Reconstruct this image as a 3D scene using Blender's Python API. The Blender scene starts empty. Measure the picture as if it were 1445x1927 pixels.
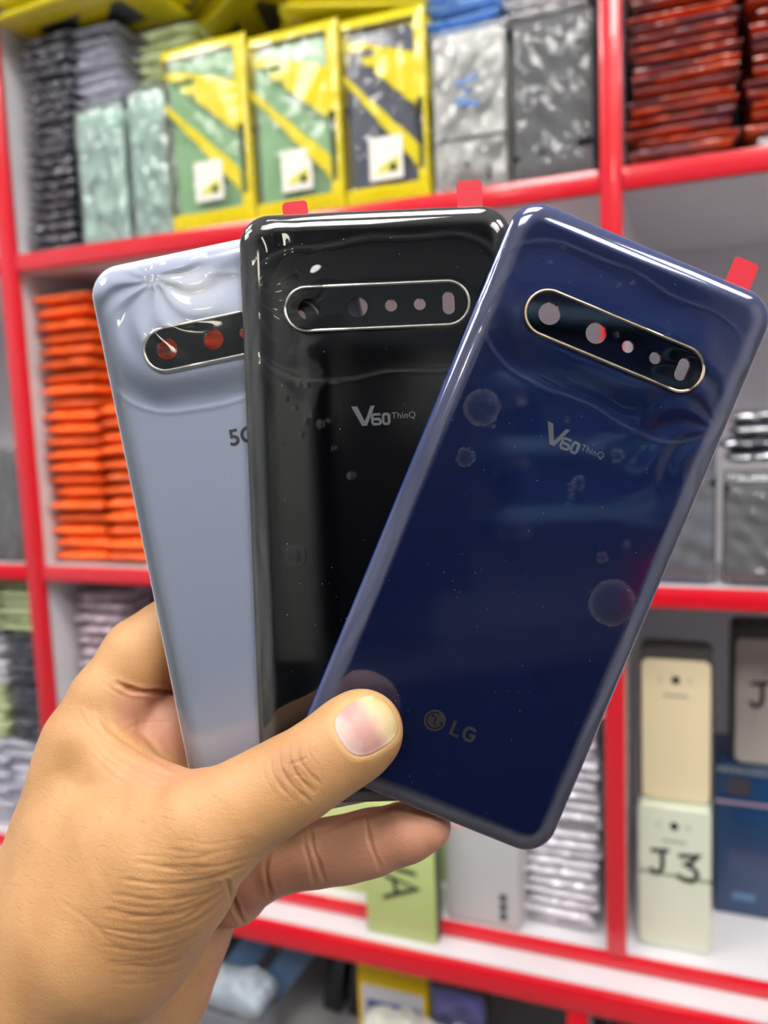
import bpy, bmesh, math, random
import numpy as np
from mathutils import Vector, Matrix
from mathutils.bvhtree import BVHTree

random.seed(7)
rng = np.random.default_rng(7)
scene = bpy.context.scene
col = scene.collection

# ------------------------------------------------------------------ camera
FPX, CX, CY = 1500.0, 722.5, 963.5
EYE = Vector((0, 0, 1.4))
# rows: world X, Y, Z axes written in lens axes (x right, y down, z forward)
RW = Matrix(((0.93387807, 0.00322081, -0.35757709),
             (0.35545607, -0.11748169, 0.92728045),
             (-0.03902217, -0.99306983, -0.11085843)))
FLIP = Matrix(((1, 0, 0), (0, -1, 0), (0, 0, -1)))
cam_data = bpy.data.cameras.new('camera')
cam = bpy.data.objects.new('camera', cam_data)
col.objects.link(cam)
cam.matrix_world = Matrix.Translation(EYE) @ (RW @ FLIP).to_4x4()
cam_data.sensor_fit = 'HORIZONTAL'
cam_data.sensor_width = 36.0
cam_data.lens = 36.0 * FPX / 1445.0
cam_data.clip_start = 0.01
cam_data.clip_end = 50
cam_data.dof.use_dof = True
cam_data.dof.focus_distance = 0.218
cam_data.dof.aperture_fstop = 12.5
scene.camera = cam

# ------------------------------------------------------------------ light
scene.view_settings.view_transform = 'Standard'
scene.view_settings.look = 'None'
scene.view_settings.gamma = 1
scene.view_settings.exposure = 0.0
PANEL_STRENGTH = 22.0
world = bpy.data.worlds.new('world')
scene.world = world
world.use_nodes = True
world.node_tree.nodes['Background'].inputs[0].default_value = (0.85, 0.92, 1.0, 1)
world.node_tree.nodes['Background'].inputs[1].default_value = 0.35


def lens_to_world(x, y, z):
    """millimetres along the lens axes -> metres in the room"""
    return RW @ (Vector((x, y, z)) * 0.001) + EYE


# ------------------------------------------------------------------ materials
def new_mat(name):
    m = bpy.data.materials.new(name)
    m.use_nodes = True
    nt = m.node_tree
    return m, nt, nt.nodes['Principled BSDF']


def srgb(r, g, b):
    def f(c):
        c /= 255.0
        return c / 12.92 if c <= 0.04045 else ((c + 0.055) / 1.055) ** 2.4
    return (f(r), f(g), f(b), 1)


def plain(name, color, rough=0.5, metal=0.0, coat=0.0, bump=0.0, bscale=60.0, spec=0.5, var=0.0, stretch=None,
          coat_rough=0.05, detail=3.0):
    m, nt, p = new_mat(name)
    p.inputs['Base Color'].default_value = color
    p.inputs['Roughness'].default_value = rough
    p.inputs['Metallic'].default_value = metal
    p.inputs['Coat Weight'].default_value = coat
    p.inputs['Coat Roughness'].default_value = coat_rough
    p.inputs['Specular IOR Level'].default_value = spec
    if bump or var:
        tc = nt.nodes.new('ShaderNodeTexCoord')
        mp = nt.nodes.new('ShaderNodeMapping')
        nt.links.new(tc.outputs['Object'], mp.inputs[0])
        if stretch:
            mp.inputs['Scale'].default_value = stretch
        oi = nt.nodes.new('ShaderNodeObjectInfo')
        mu = nt.nodes.new('ShaderNodeMath'); mu.operation = 'MULTIPLY'; mu.inputs[1].default_value = 37.0
        nt.links.new(oi.outputs['Random'], mu.inputs[0])
        nz = nt.nodes.new('ShaderNodeTexNoise')
        nz.noise_dimensions = '4D'
        nz.inputs['Scale'].default_value = bscale
        nz.inputs['Detail'].default_value = detail
        nt.links.new(mp.outputs[0], nz.inputs['Vector'])
        nt.links.new(mu.outputs[0], nz.inputs['W'])
        if bump:
            b = nt.nodes.new('ShaderNodeBump')
            b.inputs['Strength'].default_value = 1.0
            b.inputs['Distance'].default_value = bump
            nt.links.new(nz.outputs[0], b.inputs['Height'])
            nt.links.new(b.outputs[0], p.inputs['Normal'])
            nt.links.new(b.outputs[0], p.inputs['Coat Normal'])
        if var:
            n2 = nt.nodes.new('ShaderNodeTexNoise'); n2.noise_dimensions = '4D'
            n2.inputs['Scale'].default_value = 14.0
            nt.links.new(mp.outputs[0], n2.inputs['Vector']); nt.links.new(mu.outputs[0], n2.inputs['W'])
            hs = nt.nodes.new('ShaderNodeHueSaturation')
            hs.inputs['Color'].default_value = color
            mr = nt.nodes.new('ShaderNodeMapRange')
            mr.inputs[1].default_value = 0.3; mr.inputs[2].default_value = 0.7
            mr.inputs[3].default_value = 1 - var; mr.inputs[4].default_value = 1 + var
            nt.links.new(n2.outputs[0], mr.inputs[0])
            ad = nt.nodes.new('ShaderNodeMath'); ad.operation = 'MULTIPLY'
            mr2 = nt.nodes.new('ShaderNodeMapRange')
            mr2.inputs[3].default_value = 1 - var * .8; mr2.inputs[4].default_value = 1 + var * .8
            nt.links.new(oi.outputs['Random'], mr2.inputs[0])
            nt.links.new(mr.outputs[0], ad.inputs[0]); nt.links.new(mr2.outputs[0], ad.inputs[1])
            nt.links.new(ad.outputs[0], hs.inputs['Value'])
            nt.links.new(hs.outputs[0], p.inputs['Base Color'])
    return m


def film_mat(name, tint=(1, 1, 1, 1), strength=1.0, rough=0.03, bump=0.0, bscale=80.0, haze=0.0, sheen_veil=False):
    """clear thin plastic: mostly see-through, with a surface reflection"""
    m, nt, p = new_mat(name)
    nt.nodes.remove(p)
    out = nt.nodes['Material Output']
    tr = nt.nodes.new('ShaderNodeBsdfTransparent'); tr.inputs[0].default_value = tint
    gl = nt.nodes.new('ShaderNodeBsdfGlossy'); gl.inputs['Roughness'].default_value = rough
    fr = nt.nodes.new('ShaderNodeFresnel'); fr.inputs[0].default_value = 1.5
    mu = nt.nodes.new('ShaderNodeMath'); mu.operation = 'MULTIPLY'; mu.inputs[1].default_value = strength
    mu.use_clamp = True
    nt.links.new(fr.outputs[0], mu.inputs[0])
    mx = nt.nodes.new('ShaderNodeMixShader')
    nt.links.new(mu.outputs[0], mx.inputs[0]); nt.links.new(tr.outputs[0], mx.inputs[1]); nt.links.new(gl.outputs[0], mx.inputs[2])
    last = mx
    if haze:
        df = nt.nodes.new('ShaderNodeBsdfDiffuse'); df.inputs[0].default_value = (0.8, 0.82, 0.85, 1)
        m2 = nt.nodes.new('ShaderNodeMixShader'); m2.inputs[0].default_value = haze
        nt.links.new(mx.outputs[0], m2.inputs[1]); nt.links.new(df.outputs[0], m2.inputs[2]); last = m2
    if bump:
        tc = nt.nodes.new('ShaderNodeTexCoord'); nz = nt.nodes.new('ShaderNodeTexNoise'); b = nt.nodes.new('ShaderNodeBump')
        nz.inputs['Scale'].default_value = bscale; nz.inputs['Detail'].default_value = 2
        b.inputs['Distance'].default_value = bump; b.inputs['Strength'].default_value = 1
        nt.links.new(tc.outputs['Object'], nz.inputs['Vector']); nt.links.new(nz.outputs[0], b.inputs['Height'])
        nt.links.new(b.outputs[0], gl.inputs['Normal']); nt.links.new(b.outputs[0], fr.inputs['Normal'])
    if sheen_veil:
        at = nt.nodes.new('ShaderNodeAttribute'); at.attribute_name = 'sheen_veil'
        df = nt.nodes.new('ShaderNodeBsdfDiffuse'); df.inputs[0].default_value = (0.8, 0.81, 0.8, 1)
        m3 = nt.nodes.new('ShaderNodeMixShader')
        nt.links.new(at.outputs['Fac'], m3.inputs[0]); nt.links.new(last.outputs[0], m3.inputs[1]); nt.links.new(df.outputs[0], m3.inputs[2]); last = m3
    nt.links.new(last.outputs[0], out.inputs[0])
    return m


def emit(name, color, strength):
    m, nt, p = new_mat(name)
    p.inputs['Base Color'].default_value = (0.8, 0.8, 0.8, 1)
    p.inputs['Emission Color'].default_value = color
    p.inputs['Emission Strength'].default_value = strength
    return m


RED = plain('red_trim_paint', srgb(210, 14, 36), 0.28, coat=0.6, bump=0.0003, bscale=40)
WHITE = plain('white_laminate', srgb(214, 211, 215), 0.4, var=0.03)
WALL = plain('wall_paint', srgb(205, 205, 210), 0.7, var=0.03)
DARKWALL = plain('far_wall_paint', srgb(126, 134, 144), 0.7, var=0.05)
FLOORM = plain('floor_tiles', srgb(120, 116, 112), 0.3, var=0.05)
CEIL = plain('ceiling_paint', srgb(225, 225, 222), 0.8)
BLACKP = plain('black_plastic', srgb(14, 14, 17), 0.35)

# ------------------------------------------------------------------ mesh helpers
def mesh_from(name, verts, faces, smooth=True, mats=(), sharp=None):
    me = bpy.data.meshes.new(name)
    me.from_pydata([tuple(v) for v in verts], [], [tuple(int(i) for i in f) for f in faces])
    me.update()
    if smooth:
        me.polygons.foreach_set('use_smooth', [True] * len(me.polygons))
        if sharp is not None:
            me.set_sharp_from_angle(angle=math.radians(sharp))
    for m in mats:
        me.materials.append(m)
    return me


def from_bm(bm, name, mat, smooth=True, sharp=35):
    bmesh.ops.recalc_face_normals(bm, faces=bm.faces)
    me = bpy.data.meshes.new(name)
    bm.to_mesh(me); bm.free()
    if smooth:
        me.polygons.foreach_set('use_smooth', [True] * len(me.polygons))
        me.set_sharp_from_angle(angle=math.radians(sharp))
    if mat:
        me.materials.append(mat)
    return me


def obj(name, me, parent=None, loc=None, rot=None):
    o = bpy.data.objects.new(name, me)
    col.objects.link(o)
    if parent:
        o.parent = parent
    if loc is not None:
        o.location = loc
    if rot is not None:
        o.rotation_euler = rot
    return o


def thing(name, label, cat, loc=(0, 0, 0), rot=(0, 0, 0), group=None, me=None):
    o = obj(name, me, None, loc, rot)
    o['label'] = label; o['category'] = cat
    if group:
        o['group'] = group
    return o


def struct(name, me):
    o = obj(name, me); o['kind'] = 'structure'
    return o


def bm_box(bm, x0, x1, y0, y1, z0, z1):
    r = bmesh.ops.create_cube(bm, size=1.0)
    bmesh.ops.scale(bm, vec=(x1 - x0, y1 - y0, z1 - z0), verts=r['verts'])
    bmesh.ops.translate(bm, vec=((x0 + x1) / 2, (y0 + y1) / 2, (z0 + z1) / 2), verts=r['verts'])
    return r['verts']


def box_me(name, x0, x1, y0, y1, z0, z1, mat, bevel=0.0, seg=2):
    bm = bmesh.new()
    bm_box(bm, x0, x1, y0, y1, z0, z1)
    if bevel:
        bmesh.ops.bevel(bm, geom=bm.edges[:], offset=bevel, segments=seg, affect='EDGES', profile=0.5)
    return from_bm(bm, name, mat)


def rr_outline(w, h, r, n=8):
    """rounded rectangle, counter-clockwise, centred"""
    pts = []
    for cx, cy, a0 in ((w/2 - r, h/2 - r, 0), (-w/2 + r, h/2 - r, 90), (-w/2 + r, -h/2 + r, 180), (w/2 - r, -h/2 + r, 270)):
        for i in range(n + 1):
            a = math.radians(a0 + 90.0 * i / n)
            pts.append((cx + r * math.cos(a), cy + r * math.sin(a)))
    return pts


def plate_me(name, w, h, t, r, bev, mat, n=6, puff=0.0):
    """upright rounded plate in the XZ plane, front towards -Y, bevelled front and back"""
    rings = []
    prof = [(bev, -t/2), (bev * .3, -t/2 + bev * .25), (0, -t/2 + bev), (0, t/2 - bev), (bev * .3, t/2 - bev * .25), (bev, t/2)]
    verts, faces = [], []
    for ins, y in prof:
        o = rr_outline(w - 2*ins, h - 2*ins, max(r - ins, 0.0004), n)
        rings.append(len(verts)); verts += [(p[0], y, p[1]) for p in o]
    k = 4 * (n + 1)
    for a in range(len(rings) - 1):
        for i in range(k):
            j = (i + 1) % k
            faces.append((rings[a] + i, rings[a] + j, rings[a+1] + j, rings[a+1] + i))
    faces.append(tuple(range(k)))
    faces.append(tuple(reversed(range(rings[-1], rings[-1] + k))))
    me = mesh_from(name, verts, faces, True, [mat], 40)
    bm = bmesh.new(); bm.from_mesh(me); bmesh.ops.recalc_face_normals(bm, faces=bm.faces); bm.to_mesh(me); bm.free()
    return me


def puffy_me(name, w, d, t, mat, seed, nx=26, ny=34, wob=0.35, droop=0.0, wr=1.0, mat2=None, region=None, crimp=0.05):
    """flat sealed bag lying in XY, thickness along Z, base at z=0; crumpled film surface"""
    r = np.random.default_rng(seed)
    u = np.linspace(-1, 1, nx); v = np.linspace(-1, 1, ny)
    U, V = np.meshgrid(u, v, indexing='ij')
    edge = (1 - np.abs(U) ** 5) * (1 - np.abs(V) ** 7)
    prof = np.clip(edge, 0, 1) ** 0.45

    def noise(fx, fy, n=5):
        s = 0
        for _ in range(n):
            a, b, p = r.uniform(-fx, fx), r.uniform(-fy, fy), r.uniform(0, 6.28)
            s = s + np.sin(a * U + b * V + p)
        return s / n
    tilt = noise(2.2, 3, 4) * t * wob
    top = t / 2 * prof * (1 + 0.3 * wr * noise(14, 20)) + 0.14 * t * wr * np.abs(noise(9, 12))
    bot = -t / 2 * prof * (1 + 0.3 * wr * noise(14, 20))
    X = U * w / 2 * (1 + 0.012 * noise(3, 9)); Y = V * d / 2 * (1 + 0.01 * noise(9, 3))
    Zt = tilt + top + 0.0002; Zb = tilt + bot - 0.0002
    base = Zb.min()
    verts = [(X[i, j], Y[i, j], Zt[i, j] - base) for i in range(nx) for j in range(ny)]
    verts += [(X[i, j], Y[i, j], Zb[i, j] - base) for i in range(nx) for j in range(ny)]
    N = nx * ny; faces = []; mi = []
    def ID(i, j): return i * ny + j
    for i in range(nx - 1):
        for j in range(ny - 1):
            faces.append((ID(i, j), ID(i+1, j), ID(i+1, j+1), ID(i, j+1)))
            faces.append((N + ID(i, j), N + ID(i, j+1), N + ID(i+1, j+1), N + ID(i+1, j)))
            k = 1 if (region and region((u[i] + u[i+1]) / 2, (v[j] + v[j+1]) / 2)) else 0
            mi += [k, k]
    for i in range(nx - 1):
        faces.append((ID(i, 0), N + ID(i, 0), N + ID(i+1, 0), ID(i+1, 0)))
        faces.append((ID(i, ny-1), ID(i+1, ny-1), N + ID(i+1, ny-1), N + ID(i, ny-1)))
        mi += [1 if mat2 else 0] * 2
    for j in range(ny - 1):
        faces.append((ID(0, j), ID(0, j+1), N + ID(0, j+1), N + ID(0, j)))
        faces.append((ID(nx-1, j), N + ID(nx-1, j), N + ID(nx-1, j+1), ID(nx-1, j+1)))
        mi += [1 if mat2 else 0] * 2
    me = mesh_from(name, verts, faces, True, [mat] + ([mat2] if mat2 else []), 60)
    if mat2:
        me.polygons.foreach_set('material_index', mi)
    return me


def strokes_me(name, strokes, width, mat, depth=0.0004, plane='XZ'):
    """flat pen strokes: polylines (x, z) -> ribbons of the given width with round ends"""
    bm = bmesh.new()
    for st in strokes:
        pts = [Vector((p[0], p[1])) for p in st]
        n = len(pts)
        L, Rr = [], []
        for i in range(n):
            a = pts[max(i-1, 0)]; b = pts[min(i+1, n-1)]
            d = (b - a).normalized(); nn = Vector((-d.y, d.x))
            if 0 < i < n - 1:
                d1 = (pts[i] - pts[i-1]).normalized()
                c = max(0.5, nn.dot(Vector((-d1.y, d1.x))))
            else:
                c = 1
            L.append(pts[i] + nn * width / 2 / c); Rr.append(pts[i] - nn * width / 2 / c)
        vl = [bm.verts.new((p.x, p.y, 0)) for p in L]; vr = [bm.verts.new((p.x, p.y, 0)) for p in Rr]
        for i in range(n - 1):
            bm.faces.new((vl[i], vl[i+1], vr[i+1], vr[i]))
    r = bmesh.ops.extrude_face_region(bm, geom=bm.faces[:])
    vs = [g for g in r['geom'] if isinstance(g, bmesh.types.BMVert)]
    bmesh.ops.translate(bm, vec=(0, 0, depth), verts=vs)
    if plane == 'XZ':
        bmesh.ops.rotate(bm, verts=bm.verts[:], cent=(0, 0, 0), matrix=Matrix.Rotation(math.radians(90), 3, 'X'))
    return from_bm(bm, name, mat, smooth=False)


def poly_me(name, polys, mat, depth=0.0001):
    bm = bmesh.new()
    for p in polys:
        bm.faces.new([bm.verts.new((a, b, 0)) for a, b in p])
    r = bmesh.ops.extrude_face_region(bm, geom=bm.faces[:])
    vs = [g for g in r['geom'] if isinstance(g, bmesh.types.BMVert)]
    bmesh.ops.translate(bm, vec=(0, 0, depth), verts=vs)
    return from_bm(bm, name, mat, smooth=False)


def font_me(name, txt, size, mat, bold=0.0, plane='XY', align='LEFT', depth=0.00004, spacing=1.0):
    cu = bpy.data.curves.new(name, 'FONT')
    cu.body = txt; cu.size = size; cu.offset = bold; cu.extrude = depth; cu.align_x = align
    cu.resolution_u = 4; cu.space_character = spacing
    o = bpy.data.objects.new(name, cu); col.objects.link(o)
    bpy.context.view_layer.update()
    dg = bpy.context.evaluated_depsgraph_get()
    me = bpy.data.meshes.new_from_object(o.evaluated_get(dg))
    bpy.data.objects.remove(o); bpy.data.curves.remove(cu)
    me.name = name
    me.materials.clear(); me.materials.append(mat)
    if plane == 'XZ':
        me.transform(Matrix.Rotation(math.radians(90), 4, 'X'))
    return me


def copy_tree(o, parent=None):
    c = o.copy(); col.objects.link(c)
    if parent:
        c.parent = parent
    for ch in list(o.children):
        copy_tree(ch, c)
    return c


ORD = ['topmost', 'second', 'third', 'fourth', 'fifth', 'sixth', 'seventh', 'eighth', 'ninth', 'tenth', 'eleventh',
       'twelfth', 'thirteenth', 'fourteenth', 'fifteenth', 'sixteenth', 'seventeenth', 'eighteenth', 'nineteenth',
       'twentieth', 'twenty-first', 'twenty-second', 'twenty-third', 'twenty-fourth', 'twenty-fifth', 'twenty-sixth',
       'twenty-seventh', 'twenty-eighth', 'twenty-ninth', 'thirtieth', 'thirty-first', 'thirty-second']


def place_word(i, n, upward=False):
    """position word of item i of n (0 = lowest)"""
    if upward:
        return 'lowest' if i == 0 else ORD[i] + ' from bottom'
    k = n - 1 - i
    if k == 0:
        return 'topmost'
    if i == 0:
        return 'lowest'
    return ORD[k] + ' from top'


# ------------------------------------------------------------------ the room
struct('floor', box_me('floor', -2.6, 2.6, -2.3, 1.3, -0.05, 0, FLOORM))
struct('ceiling', box_me('ceiling', -2.6, 2.6, -2.3, 1.3, 2.8, 2.85, CEIL))
struct('wall_front', box_me('wall_front', -2.6, 2.6, 1.14, 1.3, 0, 2.8, WALL))
struct('wall_left', box_me('wall_left', -2.6, -2.5, -2.2, 1.14, 0, 2.8, WALL))
struct('wall_right', box_me('wall_right', 2.5, 2.6, -2.2, 1.14, 0, 2.8, WALL))
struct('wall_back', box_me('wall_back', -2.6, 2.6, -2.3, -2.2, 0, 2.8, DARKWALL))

PANEL = emit('panel_diffuser', (1.0, 0.97, 0.93, 1), PANEL_STRENGTH)
ALU = plain('white_metal', srgb(220, 220, 220), 0.4)
for i, (x, y, nm) in enumerate([(-1.3, -0.2, 'left front'), (0.15, -0.15, 'middle front'), (1.5, -0.2, 'right front'),
                                (-1.3, -1.05, 'left back'), (0.15, -1.05, 'middle back'), (1.5, -1.05, 'right back')]):
    t = thing('ceiling_light', 'white square ceiling light panel, the %s one in the ceiling' % nm, 'light', (x, y, 2.8), group='ceiling light panels')
    bm = bmesh.new()
    for a in ((-.3, .3, -.3, -.285), (-.3, .3, .285, .3), (-.3, -.285, -.285, .285), (.285, .3, -.285, .285)):
        bm_box(bm, a[0], a[1], a[2], a[3], -0.02, 0)
    obj('frame', from_bm(bm, 'frame', ALU), t)
    obj('diffuser', box_me('diffuser', -.284, .284, -.284, .284, -.015, -.002, PANEL), t)

# unseen far side: counter, and coloured cabinets added for their reflections in the covers
t = thing('counter', 'dark shop counter against the far wall behind the viewer', 'counter', (0.3, -1.85, 0))
obj('body', box_me('body', -1.9, 1.9, -.3, .3, 0, 1.0, plain('counter_front', srgb(30, 32, 44), .4)), t)
obj('worktop', box_me('worktop', -1.93, 1.93, -.33, .33, 1.0, 1.03, plain('counter_top', srgb(70, 66, 66), .3), .004), t)
for i, (x, w, c, nm, z0, z1) in enumerate([(-1.5, .5, (70, 84, 110), 'grey-blue', 1.4, 2.5), (.34, .15, (150, 156, 152), 'narrow off-white', 1.15, 2.35),
                                           (.80, .62, (18, 20, 26), 'near-black', 1.2, 2.15)]):
    t = thing('reflection_cabinet', '%s wall cabinet on the far wall, added for its reflection' % nm, 'cabinet', (x, -2.19, z0))
    obj('body', box_me('body', -w/2, w/2, 0, .25, 0, z1 - z0, plain('cabinet_%s' % i, srgb(*c), .4), .004), t)
    obj('door', box_me('door', -w/2 + .01, w/2 - .01, .25, .268, .01, z1 - z0 - .01, plain('cabinet_door_%s' % i, srgb(*[min(255, q + 12) for q in c]), .3), .003), t)
FARB = plain('far_board_blue', srgb(120, 160, 196), .4)
for i in range(4):
    z = 1.42 + .24 * i
    t = thing('wall_shelf', 'pale blue wall shelf on the far wall, %s of four' % ['lowest', 'second lowest', 'second highest', 'highest'][i], 'shelf', (1.85, -2.19, z), group='far wall shelves')
    obj('board', box_me('board', -.6, .6, 0, .25, 0, .05, FARB, .002), t)
    obj('bracket', box_me('bracket', -.5, -.47, 0, .2, -.06, 0, ALU, .002), t); obj('bracket', box_me('bracket', .47, .5, 0, .2, -.06, 0, ALU, .002), t)
    b = thing('storage_bin', 'dark blue storage bin on the %s far shelf' % ['lowest', 'second lowest', 'second highest', 'highest'][i], 'bin', (1.70 + .1 * (i % 2), -2.08, z + .05), group='bins on the far shelves')
    obj('body', box_me('body', -.35, .35, -.09, .09, 0, .13, plain('bin_blue_%d' % i, srgb(26, 44, 92), .4), .01), b)
    obj('lid', box_me('lid', -.355, .355, -.095, .095, .13, .142, plain('bin_lid_%d' % i, srgb(40, 60, 110), .4), .003), b)
t = thing('storage_box', 'red box standing on the far counter', 'box', (1.82, -1.80, 1.03))
obj('body', box_me('body', -.10, .10, -.08, .08, 0, .22, plain('red_card', srgb(190, 20, 50), .4), .003), t)
obj('lid', box_me('lid', -.104, .104, -.084, .084, .19, .235, plain('red_card_lid', srgb(205, 24, 56), .4), .003), t)
t = thing('wall_lamp', 'small warm wall lamp high on the far wall', 'lamp', (.07, -2.19, 2.44))
obj('base_plate', box_me('base_plate', -.05, .05, 0, .03, -.04, .04, ALU, .004), t)
obj('lamp_shade', box_me('lamp_shade', -.075, .075, .03, .09, -.045, .045, emit('warm_lamp_glass', (1.0, .93, .72, 1), 22.0), .015, 3), t)

# ------------------------------------------------------------------ shelving unit
YF, YB = 0.78, 1.10
POSTS = [(-1.51, -1.484), (-0.793, -0.767), (-0.077, -0.057), (0.64, 0.66)]
SHELVES = [(0.842, 0.857), (1.217, 1.237), (1.600, 1.621), (1.985, 2.005), (2.35, 2.37)]
unit = thing('shelving_unit', 'white wall shelving with glossy red front edges', 'shelves', (0, YF, 0.842))


def upart(name, x0, x1, y0, y1, z0, z1, mat, bevel=0.0, parent=None):
    me = box_me(name, x0, x1, y0 - YF, y1 - YF, z0 - 0.842, z1 - 0.842, mat, bevel)
    return obj(name, me, parent or unit)


upart('back_panel', POSTS[0][0], POSTS[-1][1], 1.10, 1.118, 0.857, 2.37, WHITE)
for (a, b) in POSTS:
    c = (a + b) / 2
    p = upart('upright_panel', c - .0085, c + .0085, YF + .004, 1.10, 0.857, 2.37, WHITE)
    q = upart('red_edge_strip', a, b, YF - .006, YF + .004, 0.857, 2.37, RED, 0.003, p)
for (a, b) in SHELVES:
    for k in range(3):
        x0 = (POSTS[k][0] + POSTS[k][1]) / 2 + .0085; x1 = (POSTS[k+1][0] + POSTS[k+1][1]) / 2 - .0085
        p = upart('shelf_board', x0, x1, YF + .004, 1.10, a, b - .0005, WHITE)
        upart('red_edge_strip', POSTS[k][1] if a > .85 else POSTS[k][1] - .012, POSTS[k+1][0] if a > .85 else POSTS[k+1][0] + .014, YF - .005, YF + .004, a, b, RED, 0.0028, p)

base = thing('base_cabinet', 'open white base cabinet under the shelving, its ledge edged in red', 'cabinet', (0, 0.742, 0))


def bpart(name, x0, x1, y0, y1, z0, z1, mat, bevel=0.0, parent=None):
    return obj(name, box_me(name, x0, x1, y0 - .742, y1 - .742, z0, z1, mat, bevel), parent or base)


top = bpart('worktop', -1.51, .66, .746, 1.118, .818, .8415, WHITE)
bpart('red_edge_strip', -1.51, .66, .736, .746, .816, .8415, RED, .003, top)
bpart('back_panel', -1.51, .66, 1.10, 1.118, .05, .818, WHITE)
for c in (-1.50, -.795, -.102, .590):
    p = bpart('upright_panel', c - .008, c + .008, .746, 1.10, 0, .818, WHITE)
    bpart('red_edge_strip', c - .0105, c + .0105, .738, .746, .0, .816, RED, .003, p)
for z in (.05, .585):
    for a, b in ((-1.492, -.803), (-.787, -.11), (-.094, .582)):
        p = bpart('shelf_board', a, b, .746, 1.10, z, z + .018, WHITE)
        bpart('red_edge_strip', a, b, .738, .746, z, z + .018, RED, .002, p)

# ------------------------------------------------------------------ goods on the shelves
ZA, ZB, ZC, ZL, ZD = 1.6212, 1.2372, 0.8572, 0.8422, 0.6035      # tops of the boards

def bag(name, c, rough=.14, coat=1.0, bump=.007, bscale=85, var=.15, stretch=(1, 1, 1), metal=.1):
    return plain(name, c, rough, metal=metal, coat=coat, bump=bump, bscale=bscale, var=var, stretch=stretch, coat_rough=.06, detail=2)

def shiny(m, ior=1.9):
    for n_ in m.node_tree.nodes:
        if n_.type == 'BUMP': n_.inputs['Distance'].default_value = .004
        if n_.type == 'TEX_NOISE' and n_.inputs['Scale'].default_value > 50: n_.inputs['Scale'].default_value = 60; n_.inputs['Detail'].default_value = 1
    m.node_tree.nodes['Principled BSDF'].inputs['IOR'].default_value = ior
    m.node_tree.nodes['Principled BSDF'].inputs['Coat IOR'].default_value = 2.3
    return m


BAG_BLACK = bag('black_bagged', srgb(84, 86, 98))
BAG_GREY = bag('silver_bagged', srgb(196, 196, 210))
BAG_OLIVE = bag('sage_bagged', srgb(206, 216, 170))
for m_ in (BAG_BLACK,):
    shiny(m_)
BAG_ORANGE = bag('orange_foil', srgb(240, 98, 28), .42, .15, .0025, 45, .30, metal=0.)
BAG_RUST = bag('rust_foil', srgb(214, 84, 36), .33, .5, .004, 50, .35, metal=0.)
RUST_B = srgb(136, 84, 92)
_nt = BAG_RUST.node_tree
_tc = _nt.nodes.new('ShaderNodeTexCoord'); _mp = _nt.nodes.new('ShaderNodeMapping'); _mp.inputs['Scale'].default_value = (5, 5, 60)
_nz = _nt.nodes.new('ShaderNodeTexNoise'); _nz.inputs['Scale'].default_value = 3.0; _nz.noise_dimensions = '4D'
_oi = _nt.nodes.new('ShaderNodeObjectInfo'); _mm = _nt.nodes.new('ShaderNodeMath'); _mm.operation = 'MULTIPLY'; _mm.inputs[1].default_value = 50
_mr = _nt.nodes.new('ShaderNodeMapRange'); _mr.inputs[1].default_value = .44; _mr.inputs[2].default_value = .56
_mx = _nt.nodes.new('ShaderNodeMix'); _mx.data_type = 'RGBA'; _mx.inputs[7].default_value = RUST_B
_nt.links.new(_tc.outputs['Object'], _mp.inputs[0]); _nt.links.new(_mp.outputs[0], _nz.inputs['Vector'])
_nt.links.new(_oi.outputs['Random'], _mm.inputs[0]); _nt.links.new(_mm.outputs[0], _nz.inputs['W']); _nt.links.new(_nz.outputs[0], _mr.inputs[0]); _nt.links.new(_mr.outputs[0], _mx.inputs[0])
_p = _nt.nodes['Principled BSDF']; _nt.links.new(_p.inputs['Base Color'].links[0].from_socket, _mx.inputs[6]); _nt.links.new(_mx.outputs[2], _p.inputs['Base Color'])
BAG_BLUE = bag('blue_bagged', srgb(128, 172, 226))
BAG_WHITE = bag('white_bagged', srgb(232, 230, 232))
BAG_MAUVE = bag('mauve_bagged', srgb(186, 166, 178))
BAG_LILAC = bag('pale_grey_bagged', srgb(222, 220, 228))
BAG_ICE = bag('ice_blue_bagged', srgb(176, 208, 228))
BAG_NAVY = bag('navy_bagged', srgb(60, 68, 104))
CLEAR = film_mat('clear_wrap', strength=1.1, rough=.1, bump=.008, bscale=32, haze=.13)
CLEAR_Y = film_mat('clear_pouch', strength=.8, rough=.08, bump=.004, bscale=35, haze=.03)
YELLOW = plain('yellow_print', srgb(214, 198, 0), .32, coat=.5, bump=.0015, bscale=40)
RUBBER = plain('tan_rubber_band', srgb(196, 178, 128), .6)
PINKBAND = plain('pink_rubber_band', srgb(214, 160, 150), .6)
STICKER = plain('sticker_paper', srgb(226, 224, 214), .6)
INK = plain('black_ink', srgb(22, 26, 34), .5)
BLUEINK = plain('blue_ink', srgb(92, 134, 196), .5)


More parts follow.
